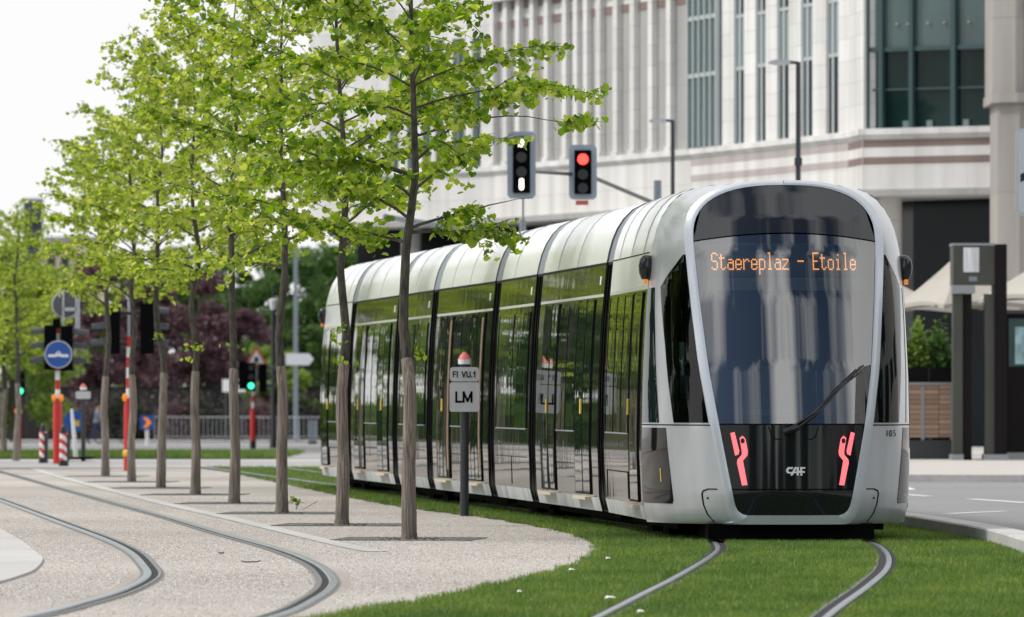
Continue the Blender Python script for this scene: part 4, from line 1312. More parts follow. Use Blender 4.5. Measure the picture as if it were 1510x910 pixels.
for i, (x, y) in enumerate(ROW):
    k = dict(KW[i]); sd = k.pop('seed')
    if i > 1: k['lm'] = 'leaf_young'; k['dens'] = .92
    tree_from(sd, x, y, TL[i], G_TREES, rz=i * 1.1, height=[7.2, 7.0, 7.2, 7.0, 6.9, 6.6, 6.5, 6.3][i], spread=[1.85, 1.7, 1.65, 1.6, 1.5, 1.4, 1.35, 1.3][i], **k)
    if grate_proto is None:
        g = thing('tree_grate', (x, y, 0.006), GL_LAB[0], 'tree grate', 'tree grates', rz=-.11)
        b = MB()
        for k_ in range(-7, 8):
            xx = k_ * .085
            if abs(xx) < .27:
                b.box(xx - .022, xx + .022, -.68, -.30, 0, .008); b.box(xx - .022, xx + .022, .30, .68, 0, .008)
            else: b.box(xx - .022, xx + .022, -.68, .68, 0, .008)
        b.box(-.68, .68, -.70, -.66, 0, .009); b.box(-.68, .68, .66, .70, 0, .009); b.box(-.70, -.66, -.7, .7, 0, .009); b.box(.66, .70, -.7, .7, 0, .009)
        b.build('bars', mat('grate_iron', (.20, .205, .21), .6, .3), g)
        b = MB(); b.plate([(-.27, -.27), (.27, -.27), (.27, .27), (-.27, .27)], -.004, .0015); b.build('pit', M['blackmatt'], g)
        grate_proto = g
    else:
        g = copy_tree(grate_proto); g.location = (x, y, .006); g['label'] = GL_LAB[i]
# limes across the crossing, at the left edge
for i, (x, y, sd, lab) in enumerate([(-11.5, 162, 91, 'bigger young lime tree past the crossing, beside the signal with the small green lamp'), (-13.2, 171, 97, 'young lime tree on the grass strip, cut off by the picture edge'),
                            (-13.8, 190, 101, 'thin young lime tree directly behind the blue round tram sign'), (-16.9, 186, 107, 'young lime tree on the grass strip, wholly behind other limes'),
                            (-15.6, 214, 113, 'slender young lime tree on the far road behind the striped bollards')]):
    tree_from(sd, x, y, lab, 'young lime trees beyond the crossing', rz=i, spread=1.4, height=[6.0, 5.4, 5.6, 5.2, 5.6][i], low=2.4, dens=.8, lm='leaf_young')

def big_tree(name, x, y, h, wd, mt, label, cat, group, seed, leaf=.22, count=5200, base=0.12, kind=None, willow=False):
    r = random.Random(seed); rg = np.random.default_rng(seed)
    t = thing(name, (x, y, gz(y)), label, cat, group)
    b = MB(); b.tube([(0, 0, -.3), (r.uniform(-.1, .1), 0, h * .3), (r.uniform(-.3, .3), 0, h * .75)], [.22, .17, .05], 8)
    cl = []
    nc = 46
    for k in range(nc):
        tz = r.random(); a = r.uniform(0, 6.28); rad = wd * (math.sin(math.pi * (.15 + .8 * tz)) ** .7) * math.sqrt(r.random())
        cl.append((rad * math.cos(a), rad * math.sin(a), h * (base + (1 - base) * tz), r.uniform(.35, .8) * wd * .42))
        if k % 2 == 0: b.tube([(0, 0, h * (base + (.75 - base) * tz * .8)), (cl[-1][0] * .5, cl[-1][1] * .5, cl[-1][2] - .3), cl[-1][:3]], [.06, .04, .015], 5)
    b.build('trunk', M['bark'], t, smooth=True)
    C = np.array(cl); idx = rg.integers(0, nc, count)
    dirs = rg.normal(0, 1, (count, 3)); dirs /= np.linalg.norm(dirs, axis=1)[:, None]
    rad = (rg.random(count) ** .45)[:, None] * C[idx, 3][:, None]
    pos = C[idx, :3] + dirs * rad * np.array([1.15, 1.15, .85 if not willow else 1.7])
    pos[:, 2] = np.maximum(pos[:, 2], .15)
    V, tri = leaf_mesh_arrays(pos, leaf * rg.uniform(.6, 1.4, count), 0, seed)
    link('crown', island_mesh('crown', V, tri, mt), t)
    return t
G = 'trees beyond the far road'
def XP(px, y): return (px - 755) * y / 10300
for i, (px, y, h, wd, mt, lab) in enumerate([
    (140, 352, 8.6, 2.6, 'leaf_purple', 'purple-leaved tree behind the blue round tram sign'),
    (215, 358, 8.2, 2.7, 'leaf_purple', 'purple-leaved tree behind the signal with two dark heads'),
    (290, 350, 8.3, 2.5, 'leaf_purple', 'purple-leaved tree above the crowd barrier'),
    (352, 357, 6.6, 1.9, 'leaf_purple', 'smallest purple-leaved tree, next to the triangular warning sign')]):
    big_tree('purple_tree', XP(px, y), y, h, wd, M[mt], lab, 'tree', 'purple-leaved trees', 200 + i, leaf=.17, count=15000, base=.04)
for i, (px, y, h, wd, mt, lab) in enumerate([
    (398, 392, 10.8, 2.7, 'leaf_green', 'dark green tree behind the street lamp with the lantern'),
    (455, 405, 11.5, 3.2, 'leaf_green', 'tall dark green tree behind the tail of the tram'),
    (520, 398, 11.0, 3.0, 'leaf_green', 'dark green tree rising behind the tram roof'),
    (585, 392, 10.4, 2.8, 'leaf_green', 'dark green tree between the tram roof and the white building'),
    (415, 346, 4.2, 1.7, 'leaf_pale', 'pale green bush behind the white direction sign'),
    (385, 366, 4.8, 1.4, 'leaf_pale', 'pale green bush behind the triangular warning sign'),
    (432, 376, 9.6, 2.4, 'leaf_green', 'green tree behind the pole of the white direction sign'),
    (492, 380, 10.2, 2.6, 'leaf_green', 'green tree behind the rounded tail roof of the tram'),
    (20, 330, 9.0, 3.0, 'leaf_pale', 'pale green tree behind the small green signal lamp'),
    (85, 372, 8.6, 2.8, 'leaf_pale', 'pale green tree next to the purple tree by the blue sign'),
    (262, 402, 11.2, 3.0, 'leaf_green', 'tall green tree standing behind the purple trees'),
    (335, 408, 11.8, 3.0, 'leaf_green', 'tall green tree between the purple trees and the dark green ones'),
    (180, 410, 10.2, 2.9, 'leaf_pale', 'pale green tree rising over the purple tree by the blue sign')]):
    big_tree('bush' if h < 6 else 'leafy_tree', XP(px, y), y, h, wd, M[mt], lab, 'bush' if h < 6 else 'tree', G, 300 + i, leaf=.18, count=13000, base=.05)
# beside the street, out of the frame: what the tram's flank mirrors
for i, (x, y, mt, h, wd) in enumerate([(-26, 250, 'leaf_green', 11, 4.2), (-20.5, 226, 'leaf_pale', 9, 3.4), (-34, 300, 'leaf_pale', 12, 4.6), (-17, 180, 'leaf_pale', 9, 3.2), (-42, 330, 'leaf_green', 12, 5),
                                     (-31, 215, 'leaf_pale', 12, 5), (-25, 170, 'leaf_pale', 11, 4.2), (-14.6, 140, 'leaf_green', 9.5, 3.0), (-50, 380, 'leaf_green', 13, 5.5), (-36, 420, 'leaf_green', 12, 5)]):
    big_tree('leafy_tree', x, y, h, wd, M[mt], 'green park tree mirrored in the dark flank of the tram', 'tree', 'park trees reflected in the tram', 400 + i, leaf=.30, count=5000, base=.06)

# ------------------------------------------------------------------ street furniture
LETTERS = {'L': (.62, [[(0, 1), (0, 0), (.55, 0)]]), 'M': (.95, [[(0, 0), (0, 1), (.42, .08), (.84, 1), (.84, 0)]]), 'F': (.62, [[(0, 0), (0, 1), (.52, 1)], [(0, .52), (.44, .52)]]),
           'I': (.16, [[(0, 0), (0, 1)]]), 'V': (.78, [[(0, 1), (.34, 0), (.68, 1)]]), 'U': (.74, [[(0, 1), (0, .2), (.12, .02), (.48, .02), (.60, .2), (.60, 1)]]),
           '.': (.20, [[(0, 0), (0, .12)]]), '1': (.40, [[(0, .74), (.24, 1), (.24, 0)]]), ' ': (.42, [])}
def lettering(text, size, wd_, parent, zc, y, mt):
    tot = sum(LETTERS[c][0] + .16 for c in text) - .16; x = -tot * size / 2; b = MB(); q = 0
    for c in text:
        adv, lines = LETTERS[c]
        for ln in lines:
            for (ax, az), (bx, bz) in zip(ln, ln[1:]):
                A_ = Vector((x + ax * size, zc + (az - .5) * size)); B2 = Vector((x + bx * size, zc + (bz - .5) * size)); d_ = (B2 - A_).normalized(); n_ = Vector((-d_.y, d_.x)) * wd_ / 2
                A_ -= d_ * wd_ * .45; B2 += d_ * wd_ * .45
                q += 1; b.prism([tuple(A_ + n_), tuple(A_ - n_), tuple(B2 - n_), tuple(B2 + n_)], y - .0004 * q, y + .012)
        x += (adv + .16) * size
    return b.build('lettering', mt, parent)
def lm_sign(x, y, label, h=1.95, text=True, rz=0):
    t = thing('track_sign_post', (x, y, gz(y)), label, 'sign post', 'track sign posts', rz)
    b = MB(); b.lathe([(.052, 0), (.052, h - .14)], n=16); b.build('post', M['postgrey'], t, smooth=True)
    b = MB(); b.lathe([(.075, h - .14), (.075, h - .08)], n=14); cap = b.build('cap_band', M['whitepaint'], t, smooth=True)
    b = MB(); b.lathe([(.078, h - .08), (.05, h - .03), (.012, h + .005)], n=14); b.build('cap', M['sunred'], t, smooth=True)
    b = MB(); b.prism(rrect(-.172, .172, h - .345, h - .175, .035), -.085, -.060)
    p1 = b.build('upper_plate', M['signgrey'], t)
    b = MB(); b.prism(rrect(-.176, .176, h - .705, h - .355, .03), -.085, -.060)
    p2 = b.build('lower_plate', M['signgrey'], t)
    for pl, z in ((p1, h - .26), (p2, h - .53)):
        s = MB(); s.box(-.06, .06, -.062, .045, z - .02, z + .02); s.build('clamp', M['galv'], pl)
    if text:
        lettering('FI VU.1', .062, .0135, p1, h - .262, -.087, M['blackmatt'])
        lettering('LM', .112, .025, p2, h - .53, -.087, M['blackmatt'])
    else:
        p2.scale = (1.0, 1, .02); bpy.data.objects.remove([o for o in bpy.data.objects if o.parent == p2][0]); bpy.data.objects.remove(p2)
    return t
lm_sign(-.565, 83, 'dark red-capped sign post with two grey plates reading FI VU.1 and LM')
lm_sign(-9.85, 160.5, 'dark red-capped sign post with one small grey plate, beside the leaning white post', h=1.78, text=False)

def suspended_signal(x, y, zc, hh, lamps, label, rim_r=.09, rim='rimblue'):
    """signal with a pale rimmed backboard, hung on a mast arm: lamps = list of (kind, dz)"""
    t = thing('tram_signal', (x, y, zc), label, 'traffic light', 'signals hung over the tracks')
    wv = .255
    b = MB(); b.prism(rrect(-wv, wv, -hh / 2, hh / 2, rim_r), -.02, .03); b.build('backboard', M[rim], t)
    b = MB(); b.prism(rrect(-.155, .155, -hh / 2 + .10, hh / 2 - .10, .02), -.09, .02); h = b.build('housing', M['blackmatt'], t)
    for kind, dz in lamps:
        b = MB()
        if kind == 'off':
            b.prism(disc(0, dz, .095), -.10, -.085); b.build('lens', M['lensoff'], t)
        elif kind == 'red':
            b.prism(disc(0, dz, .10), -.105, -.085); b.build('lens', M['lampred'], t)
        elif kind == 'bar':
            b.prism(rrect(-.042, .042, dz - .105, dz + .105, .04), -.105, -.085); b.build('lens', M['lampwhite'], t)
        elif kind == 'bell':
            b.prism([(-.058, dz - .07), (-.03, dz - .062), (0, dz - .075), (.03, dz - .062), (.058, dz - .07), (.052, dz), (.035, dz + .06), (0, dz + .078), (-.035, dz + .06), (-.052, dz)], -.105, -.085); b.build('lens', M['lampwhite'], t)
        v = MB()
        n = 10; pts = [(.125 * math.cos(math.pi * k / n), dz + .125 * math.sin(math.pi * k / n)) for k in range(n + 1)]
        ring_ = pts + [(x_ * .94, dz + (z_ - dz) * .94) for x_, z_ in reversed(pts)]
        v.prism(ring_, -.19, -.085); v.build('visor', M['blackmatt'], h)
    return t
y1 = 125.0
suspended_signal((769 - 755) * y1 / 10300, y1, CAMH + (588 - 243.5) * y1 / 10300, 1.20, [('bell', .395), ('off', .14), ('off', -.12), ('bar', -.345)], 'tall tram signal in a blue-grey rim with a white bell and a white bar lit')
y2 = 127.5
s2 = suspended_signal((859.5 - 755) * y2 / 10300, y2, CAMH + (588 - 254) * y2 / 10300, 1.0, [('red', .235), ('off', -.04), ('off', -.29)], 'shorter signal in a blue-grey rim with its red lamp lit')
b = MB(); b.box(-.13, .10, -.03, -.005, -.60, -.515); b.build('name_plate', M['sunred'], s2)
m1 = thing('mast_arm', (3.0, 143.95, 0), 'grey mast whose arm above the tram roof carries the two lit signals', 'signal mast', 'signal masts')
b = MB(); b.tube([(0, 0, 0), (0, 0, 5.9)], [.11, .08], 12); b.build('mast', M['bluepole'], m1, smooth=True)
b = MB(); b.tube([(0, 0, 5.40), (-1.6, -16.0 + .2, 5.50), (-2.85, -18.35, 5.50)], [.045, .036, .030], 10); b.build('arm', M['armgrey'], m1, smooth=True)
b = MB(); b.tube([(-2.80, -18.3, 4.0), (-2.80, -18.3, 5.5)], .018, 6); b.build('hanger', M['bluepole'], m1)
m2 = thing('mast_arm', (.25, 164, 0), 'grey mast behind the tram whose arm passes behind the lime leaves', 'signal mast', 'signal masts')
b = MB(); b.tube([(0, 0, 0), (0, 0, 5.6)], [.11, .08], 12); b.build('mast', M['bluepole'], m2, smooth=True)
b = MB(); b.tube([(0, 0, 5.15), (-2.9, -17.5, 5.22)], [.075, .06], 10); b.build('arm', M['bluepole'], m2, smooth=True)

def signal_head(parent, x, side, z, lamp=None):
    """three-lamp head seen from the side: side = +1 / -1 is where the visors point; 0 faces the camera"""
    b = MB()
    if side:
        b.box(x - .13, x + .13, -.15, .15, z - .48, z + .48)
    else:
        b.box(x - .15, x + .15, -.13, .13, z - .48, z + .48)
    h = b.build('signal_head', M['blackmatt'], parent)
    for k, dz in enumerate((.31, 0, -.31)):
        v = MB(); n = 10
        pts = [(.125 * math.cos(math.pi * q / n), .125 * math.sin(math.pi * q / n)) for q in range(n + 1)]
        if side:
            xa, xb = x + side * .13, x + side * .42
            vv = [(xa, y_, z + dz + z_) for y_, z_ in pts] + [(xb, y_ * .95, z + dz + z_ * .95 - .02) for y_, z_ in pts]
            v.add(vv, [(q, q + 1, q + n + 2, q + n + 1) for q in range(n)])
            v.build('visor', M['galv' if False else 'postgrey'], h, smooth=True)
        else:
            vv = [(x + x_, -.13, z + dz + z_) for x_, z_ in pts] + [(x + x_ * .95, -.38, z + dz + z_ * .95) for x_, z_ in pts]
            v.add(vv, [(q, q + 1, q + n + 2, q + n + 1) for q in range(n)]); v.build('visor', M['postgrey'], h, smooth=True)
            l = MB(); l.prism([(x + a_, z + dz + c_) for a_, c_ in disc(0, 0, .105)], -.14, -.13)
            l.build('lens', M['lampgreen'] if lamp == k else M['lensoff'], h)
    return h
def signal_post(px, y, label, h, heads, red_h=1.25, buttons=True, base_black=0.0):
    t = thing('signal_post', (XP(px, y), y, gz(y)), label, 'traffic light', 'red and white signal posts')
    b = MB(); b.lathe([(.10, base_black), (.10, red_h), (.075, red_h + .1), (.055, red_h + .16)], n=14); b.build('base', M['red'], t, smooth=True)
    if base_black:
        b = MB(); b.lathe([(.105, 0), (.105, base_black)], n=14); b.build('plinth', M['black'], t, smooth=True)
    b = MB(); b.lathe([(.052, red_h + .16), (.052, h)], n=12); b.build('post', M['redwhite'], t, smooth=True)
    for hx, side, hz, lamp in heads: signal_head(t, hx, side, hz, lamp)
    if buttons:
        for sx in (-1, 1):
            b = MB(); b.lathe([(.02, -.05), (.075, -.03), (.075, .03), (.02, .05)], n=12)
            o = b.build('push_button', M['orange'], t, smooth=True, loc=(sx * .075, -.02, red_h + .17)); o.rotation_euler = (0, R(90), 0)
    return t
A = signal_post(85, 150, 'signal post with red base carrying the round blue tram sign and side-facing lamp heads', 3.0, [(-.15, -1, 2.50, None), (.20, 1, 2.48, None)])
b = MB(); b.prism(disc(.03, 2.35, .30, 28), -.22, -.19); rim = b.build('round_sign', M['signgrey'], A)
b = MB(); b.prism(disc(.03, 2.35, .275, 28), -.226, -.205); b.build('sign_face', M['blue'], rim)
b = MB()
b.prism([(-.19, 2.29), (-.02, 2.29), (-.02, 2.305), (.08, 2.305), (.08, 2.29), (.25, 2.29), (.255, 2.325), (.23, 2.352), (.10, 2.352), (.035, 2.44), (.045, 2.355), (.015, 2.355), (.025, 2.44), (-.04, 2.352), (-.17, 2.352), (-.195, 2.325)], -.234, -.22)
b.build('tram_symbol', M['whitepaint'], rim)
b = MB(); b.box(-.10, .06, -.12, .12, 2.92, 3.12); b.build('cable_box', M['blackmatt'], A)
b = MB(); b.prism(disc(.17, 3.42, .28, 26), .05, .07); bk = b.build('round_sign', M['signback'], A)
b = MB(); rr_ = [(.17 + .285 * math.cos(k * .2416), .06, 3.42 + .285 * math.sin(k * .2416)) for k in range(27)]; b.tube(rr_, .018, 6); b.build('sign_rim', M['galv'], bk)
b = MB()
for xx, za, zb in ((.12, 2.9, 3.70), (.40, 2.75, 3.62), (.455, 2.8, 3.80)): b.box(xx - .022, xx + .022, -.03, .015, za, zb)
b.box(.12, .40, -.03, .01, 3.28, 3.36); b.build('bracket', M['galv'], A)
B_ = signal_post(190, 135, 'signal post with tall red base and two dark heads, half behind a lime trunk', 2.6, [(-.30, -1, 2.75, None), (.36, 1, 2.75, None)])
b = MB(); b.box(-.26, .32, -.03, .03, 3.02, 3.08); b.box(-.26, .32, -.03, .03, 2.42, 2.48); b.build('bracket', M['black'], B_)
b = MB(); b.lathe([(.10, 0), (.12, .03), (.12, .10), (.10, .13)], (0, 0, .28), 12); b.build('yellow_band', M['yellow'], B_, smooth=True)
b = MB(); b.tube([(0, 0, 2.6), (0, 0, 3.5)], .03, 8); b.box(-.06, .06, -.05, .05, 3.32, 3.42); b.build('detector', M['galv'], B_)
C_ = signal_post(27, 232, 'signal post with a small lit green lamp, behind a lime trunk', 2.6, [(.07, 0, 2.25, 2)], red_h=1.1)
D_ = signal_post(373, 237, 'signal post with a lit green lamp below the red-rimmed triangular sign', 2.75, [(-.06, 0, 2.45, 2), (-.35, -1, 2.5, None), (.34, 1, 2.4, None)], red_h=1.2, base_black=.28, buttons=False)
b = MB(); b.tube([(.12, .05, 1.9), (.12, .05, 3.35)], .03, 8); b.build('sign_pole', M['signgrey'], D_)
def tri_poly(cx, cz, s): return [(cx - s / 2, cz - s * .289), (cx + s / 2, cz - s * .289), (cx, cz + s * .577)]
b = MB(); b.prism(tri_poly(.12, 3.05, .80), -.03, 0); ts = b.build('triangle_sign', M['sunred'], D_)
b = MB(); b.prism(tri_poly(.12, 3.045, .52), -.036, -.01); b.build('sign_face', M['whitepaint'], ts)
b = MB(); b.prism([(.06, 2.94), (.18, 2.94), (.20, 3.06), (.12, 3.15), (.04, 3.06)], -.042, -.02); b.build('symbol', M['black'], ts)

def bollard(px, y, label, rz):
    t = thing('striped_bollard', (XP(px, y), y, 0), label, 'bollard', 'striped bollards', rz)
    b = MB(); b.lathe([(.105, 0), (.10, .10), (.095, .12)], n=14); b.build('foot', M['black'], t, smooth=True)
    b = MB(); b.lathe([(.092, .12), (.085, .68)], n=14); b.build('sleeve', M['redwhite_slant'], t, smooth=True)
    b = MB(); b.lathe([(.085, .68), (.07, .74), (.06, .80), (.045, .83), (.02, .87)], n=14); b.build('cap', M['black'], t, smooth=True)
    b = MB(); b.box(.03, .10, -.10, .02, .12, .66); b.build('spine', M['postgrey'], t)
bollard(64, 152, 'red and white banded bollard farther from the black rubber base of the leaning post', .0)
bollard(94, 145, 'red and white banded bollard between the red signal base and the leaning post', .6)
t = thing('leaning_post', (XP(112, 161), 161, 0), 'white tapering marker post leaning over a black rubber base', 'marker post')
b = MB(); b.tube([(0, 0, .05), (-.05, 0, .6), (-.10, 0, 1.17)], [.055, .045, .03], 10); b.build('post', M['whitepaint'], t, smooth=True)
b = MB(); b.plate([(-.22, -1.2), (.40, -1.2), (.40, .6), (-.22, .6)], 0.008, .06); b.build('rubber_base', M['blackmatt'], t)
t = thing('keep_sign', (XP(110, 206), 206, gz(206)), 'low round blue keep-right sign behind the white leaning post', 'road sign')
b = MB(); b.tube([(0, 0, 0), (0, 0, .6)], .05, 10); b.build('post', M['whitepaint'], t)
b = MB(); b.prism(disc(0, .92, .32, 24), -.08, -.05); p = b.build('face', M['blue'], t)
b = MB(); b.prism([(-.12, 1.02), (.02, .88), (-.06, .80), (.14, .78), (.14, .98), (.07, .92), (-.07, 1.07)], -.09, -.07); b.build('arrow', M['yellow'], p)
t = thing('chevron_sign', (XP(217, 272), 272, gz(272)), 'small blue square sign with an orange chevron on a short white post', 'road sign')
b = MB(); b.tube([(0, 0, 0), (0, 0, .65)], .07, 10); b.build('post', M['whitepaint'], t)
b = MB(); b.box(-.28, .28, -.10, -.07, .62, 1.18); p = b.build('plate', M['blue'], t)
b = MB(); b.prism([(-.16, 1.10), (.0, 1.10), (.18, .90), (.0, .70), (-.16, .70), (.0, .90)], -.115, -.09); b.build('chevron', M['orange'], p)
# crowd barriers
def barrier(x, y, label, L=3.6):
    t = thing('crowd_barrier', (x, y, gz(y) + .05), label, 'barrier', 'crowd barriers')
    b = MB(); b.tube([(-L / 2, 0, .02), (-L / 2, 0, 1.1), (L / 2, 0, 1.1), (L / 2, 0, .02)], .024, 6); b.tube([(-L / 2, 0, .2), (L / 2, 0, .2)], .02, 6); b.build('frame', M['galv'], t)
    b = MB()
    n = int(L / .19)
    for k in range(1, n): b.tube([(-L / 2 + L * k / n, 0, .2), (-L / 2 + L * k / n, 0, 1.1)], .011, 4)
    b.build('bars', M['galv'], t)
    for sx in (-1, 1):
        b = MB(); b.box(sx * (L / 2 - .25) - .03, sx * (L / 2 - .25) + .03, -.28, .28, -.0, .03); b.build('foot', M['galv'], t)
barrier(XP(287, 316), 316, 'longest grey crowd barrier, between the chevron sign and the green-lit signal post')
barrier(XP(392, 318), 318, 'grey crowd barrier behind the green-lit signal post', 3.0)
barrier(XP(467, 320), 320, 'grey crowd barrier beside the tail of the tram', 2.0)
# lamps and poles
def lantern_post(px, y, h):
    t = thing('lantern_post', (XP(px, y), y, gz(y)), 'dark street lamp post with a white glazed lantern on top, near the triangular sign', 'street lamp')
    b = MB(); b.lathe([(.13, 0), (.11, .4), (.085, .5), (.075, h - .35)], n=12); b.build('post', M['postgrey'], t, smooth=True)
    b = MB(); b.lathe([(.10, h - .35), (.16, h - .05), (.16, h), (.05, h + .04)], n=12); b.build('lantern', M['whitepaint'], t, smooth=True)
    b = MB(); b.lathe([(.04, h + .04), (.04, h + .5)], n=8); b.build('finial', M['postgrey'], t)
lantern_post(403, 242, 5.15)
t = thing('direction_sign', (XP(436, 322), 322, gz(322)), 'tall grey-blue pole with a white arrow-shaped direction sign', 'direction sign')
b = MB(); b.tube([(0, 0, 0), (0, 0, 9.2)], [.11, .09], 10); b.build('pole', M['bluepole'], t, smooth=True)
b = MB(); b.prism([(-.45, 3.55), (.62, 3.55), (.84, 3.82), (.62, 4.09), (-.45, 4.09)], -.16, -.12); b.build('arrow_plate', M['whitepaint'], t)
t = thing('white_board', (XP(345, 330), 330, gz(330)), 'white notice board on two posts behind the crowd barrier', 'notice board')
b = MB(); b.box(-.55, .55, -.05, 0, 2.35, 2.95); b.build('board', M['whitepaint'], t)
b = MB(); b.tube([(-.4, .03, 0), (-.4, .03, 2.8)], .04, 6); b.build('post', M['postgrey'], t)
b = MB(); b.tube([(.4, .03, 0), (.4, .03, 2.8)], .04, 6); b.build('post', M['postgrey'], t)
t = thing('utility_cabinet', (XP(461, 290), 290, gz(290)), 'grey utility cabinet beside the tail of the tram', 'cabinet')
b = MB(); b.box(-.16, .16, -.2, .2, .1, 1.0); b.build('cabinet_body', M['capgrey'], t)
b = MB(); b.box(-.19, .19, -.23, .23, 1.0, 1.05); b.build('cabinet_cap', M['postgrey'], t)
b = MB(); b.box(-.18, .18, -.21, .21, 0, .098); b.build('cabinet_base', M['postgrey'], t)
b = MB(); b.box(-.13, .13, -.212, -.195, .16, .95); b.build('cabinet_door', M['bluepole'], t)
def street_lamp(px, y, h, label, arm=.56):
    t = thing('street_lamp', (XP(px, y), y, 0), label, 'street lamp', 'slim street lamps along the road')
    b = MB(); b.tube([(0, 0, 0), (0, 0, 1.2), (0, 0, h)], [.075, .06, .048], 10); b.build('post', M['postgrey'], t, smooth=True)
    b = MB(); b.tube([(0, 0, h - .02), (-.22, 0, h)], .032, 8); b.build('arm', M['postgrey'], t)
    b = MB(); b.prism([(-arm, h - .035), (-.16, h - .055), (-.16, h + .035), (-arm + .12, h + .04), (-arm, h)], -.13, .13); l = b.build('lamp_head', M['galv'], t)
    b = MB(); b.box(-.52, -.24, -.10, .10, h - .062, h - .045); b.build('diffuser', M['whitepaint'], l)
    b = MB(); b.box(-.075, .075, -.09, .05, h - 2.08, h - 1.92); b.build('bracket', M['postgrey'], t)
street_lamp(992, 165, 7.98, 'slim dark street lamp beside the red signal, above the tram shoulder')
street_lamp(1177, 140, 8.15, 'taller slim dark street lamp rising above the black tram dome', arm=.6)
# rounded pale sign back at the right edge
t = thing('large_sign', (XP(1536, 104), 104, 0), 'large pale grey sign board with rounded corners, cut off by the picture edge', 'road sign')
b = MB(); b.prism(rrect(-.39, .39, 4.12, 5.42, .10), -.03, 0); p = b.build('board', M['signgrey'], t)
b = MB(); b.prism(rrect(-.34, .34, 4.17, 5.37, .06), -.036, -.01); f_ = b.build('board_face', mat('pale_sign_face', (.62, .64, .66), .4), p)
b = MB(); b.prism([(-.32, 4.62), (-.24, 4.66), (-.24, 4.78), (-.32, 4.74)], -.041, -.02); b.build('mark', M['black'], f_)
b = MB(); b.tube([(.05, .06, 0), (.05, .06, 5.3)], .06, 10); b.build('post', M['galv'], t)

# ------------------------------------------------------------------ pedestrian with a bicycle-side stroll
def person(px, y, label):
    t = thing('person', (XP(px, y), y, gz(y)), label, 'person', rz=R(90))
    # skeleton: x = walking direction's left, y = back; walking towards local -y
    J = {'pel': (0, 0, .92), 'ch': (0, -.03, 1.22), 'nk': (0, -.05, 1.43), 'hd': (0, -.08, 1.56), 'hd2': (0, -.08, 1.66),
         'hl': (.10, 0, .88), 'kl': (.11, -.22, .50), 'fl': (.11, -.26, .09), 'tl': (.11, -.42, .04),
         'hr': (-.10, 0, .88), 'kr': (-.11, .05, .48), 'fr': (-.11, .36, .14), 'tr': (-.11, .24, .04),
         'sl': (.19, -.04, 1.38), 'el': (.25, .12, 1.12), 'wl': (.25, .02, .88), 'pl': (.25, -.03, .80),
         'sr': (-.19, -.04, 1.38), 'er': (-.24, -.16, 1.10), 'wr': (-.22, -.38, 1.02), 'pr': (-.22, -.46, 1.01)}
    rad = {'pel': .15, 'ch': .15, 'nk': .065, 'hd': .10, 'hd2': .085, 'hl': .10, 'kl': .065, 'fl': .045, 'tl': .04, 'hr': .10, 'kr': .065, 'fr': .045, 'tr': .04,
           'sl': .075, 'el': .05, 'wl': .038, 'pl': .04, 'sr': .075, 'er': .05, 'wr': .038, 'pr': .04}
    E_ = [('pel', 'ch'), ('ch', 'nk'), ('nk', 'hd'), ('hd', 'hd2'), ('pel', 'hl'), ('hl', 'kl'), ('kl', 'fl'), ('fl', 'tl'), ('pel', 'hr'), ('hr', 'kr'), ('kr', 'fr'), ('fr', 'tr'),
          ('ch', 'sl'), ('sl', 'el'), ('el', 'wl'), ('wl', 'pl'), ('ch', 'sr'), ('sr', 'er'), ('er', 'wr'), ('wr', 'pr')]
    names = list(J); me = bpy.data.meshes.new('body')
    me.from_pydata([J[k] for k in names], [(names.index(a_), names.index(c_)) for a_, c_ in E_], [])
    o = bpy.data.objects.new('body', me); COL.objects.link(o)
    md = o.modifiers.new('Skin', 'SKIN')
    for k, v in zip(names, me.skin_vertices[0].data): v.radius = (rad[k], rad[k]); v.use_root = (k == 'pel')
    sd = o.modifiers.new('Sub', 'SUBSURF'); sd.levels = 2; sd.render_levels = 2
    dg = bpy.context.evaluated_depsgraph_get(); dg.update()
    m2_ = bpy.data.meshes.new_from_object(o.evaluated_get(dg)); bpy.data.objects.remove(o)
    m2_.materials.clear()
    for k in ('jacket', 'jeans', 'skin', 'black'): m2_.materials.append(M[k])
    for p in m2_.polygons:
        z = p.center.z; hand = p.center.x > .2 and z < .86 or (p.center.x < -.17 and p.center.y < -.40)
        p.material_index = 2 if z > 1.42 or hand else 0 if z > .90 else 3 if z < .10 else 1
        p.use_smooth = True
    link('body', m2_, t)
    b = MB(); b.lathe([(.02, -.115), (.09, -.08), (.112, 0), (.10, .06), (.06, .10), (.01, .115)], (0, -.055, 1.655), 12); b.build('hair', M['hair'], t, smooth=True)
    b = MB(); b.tube([(0, .13, 1.02), (0, .16, 1.2), (0, .12, 1.38)], [.10, .13, .10], 10); b.build('backpack', M['black'], t, smooth=True)
person(142, 286, 'walking person in a grey jacket and blue trousers with a dark backpack')
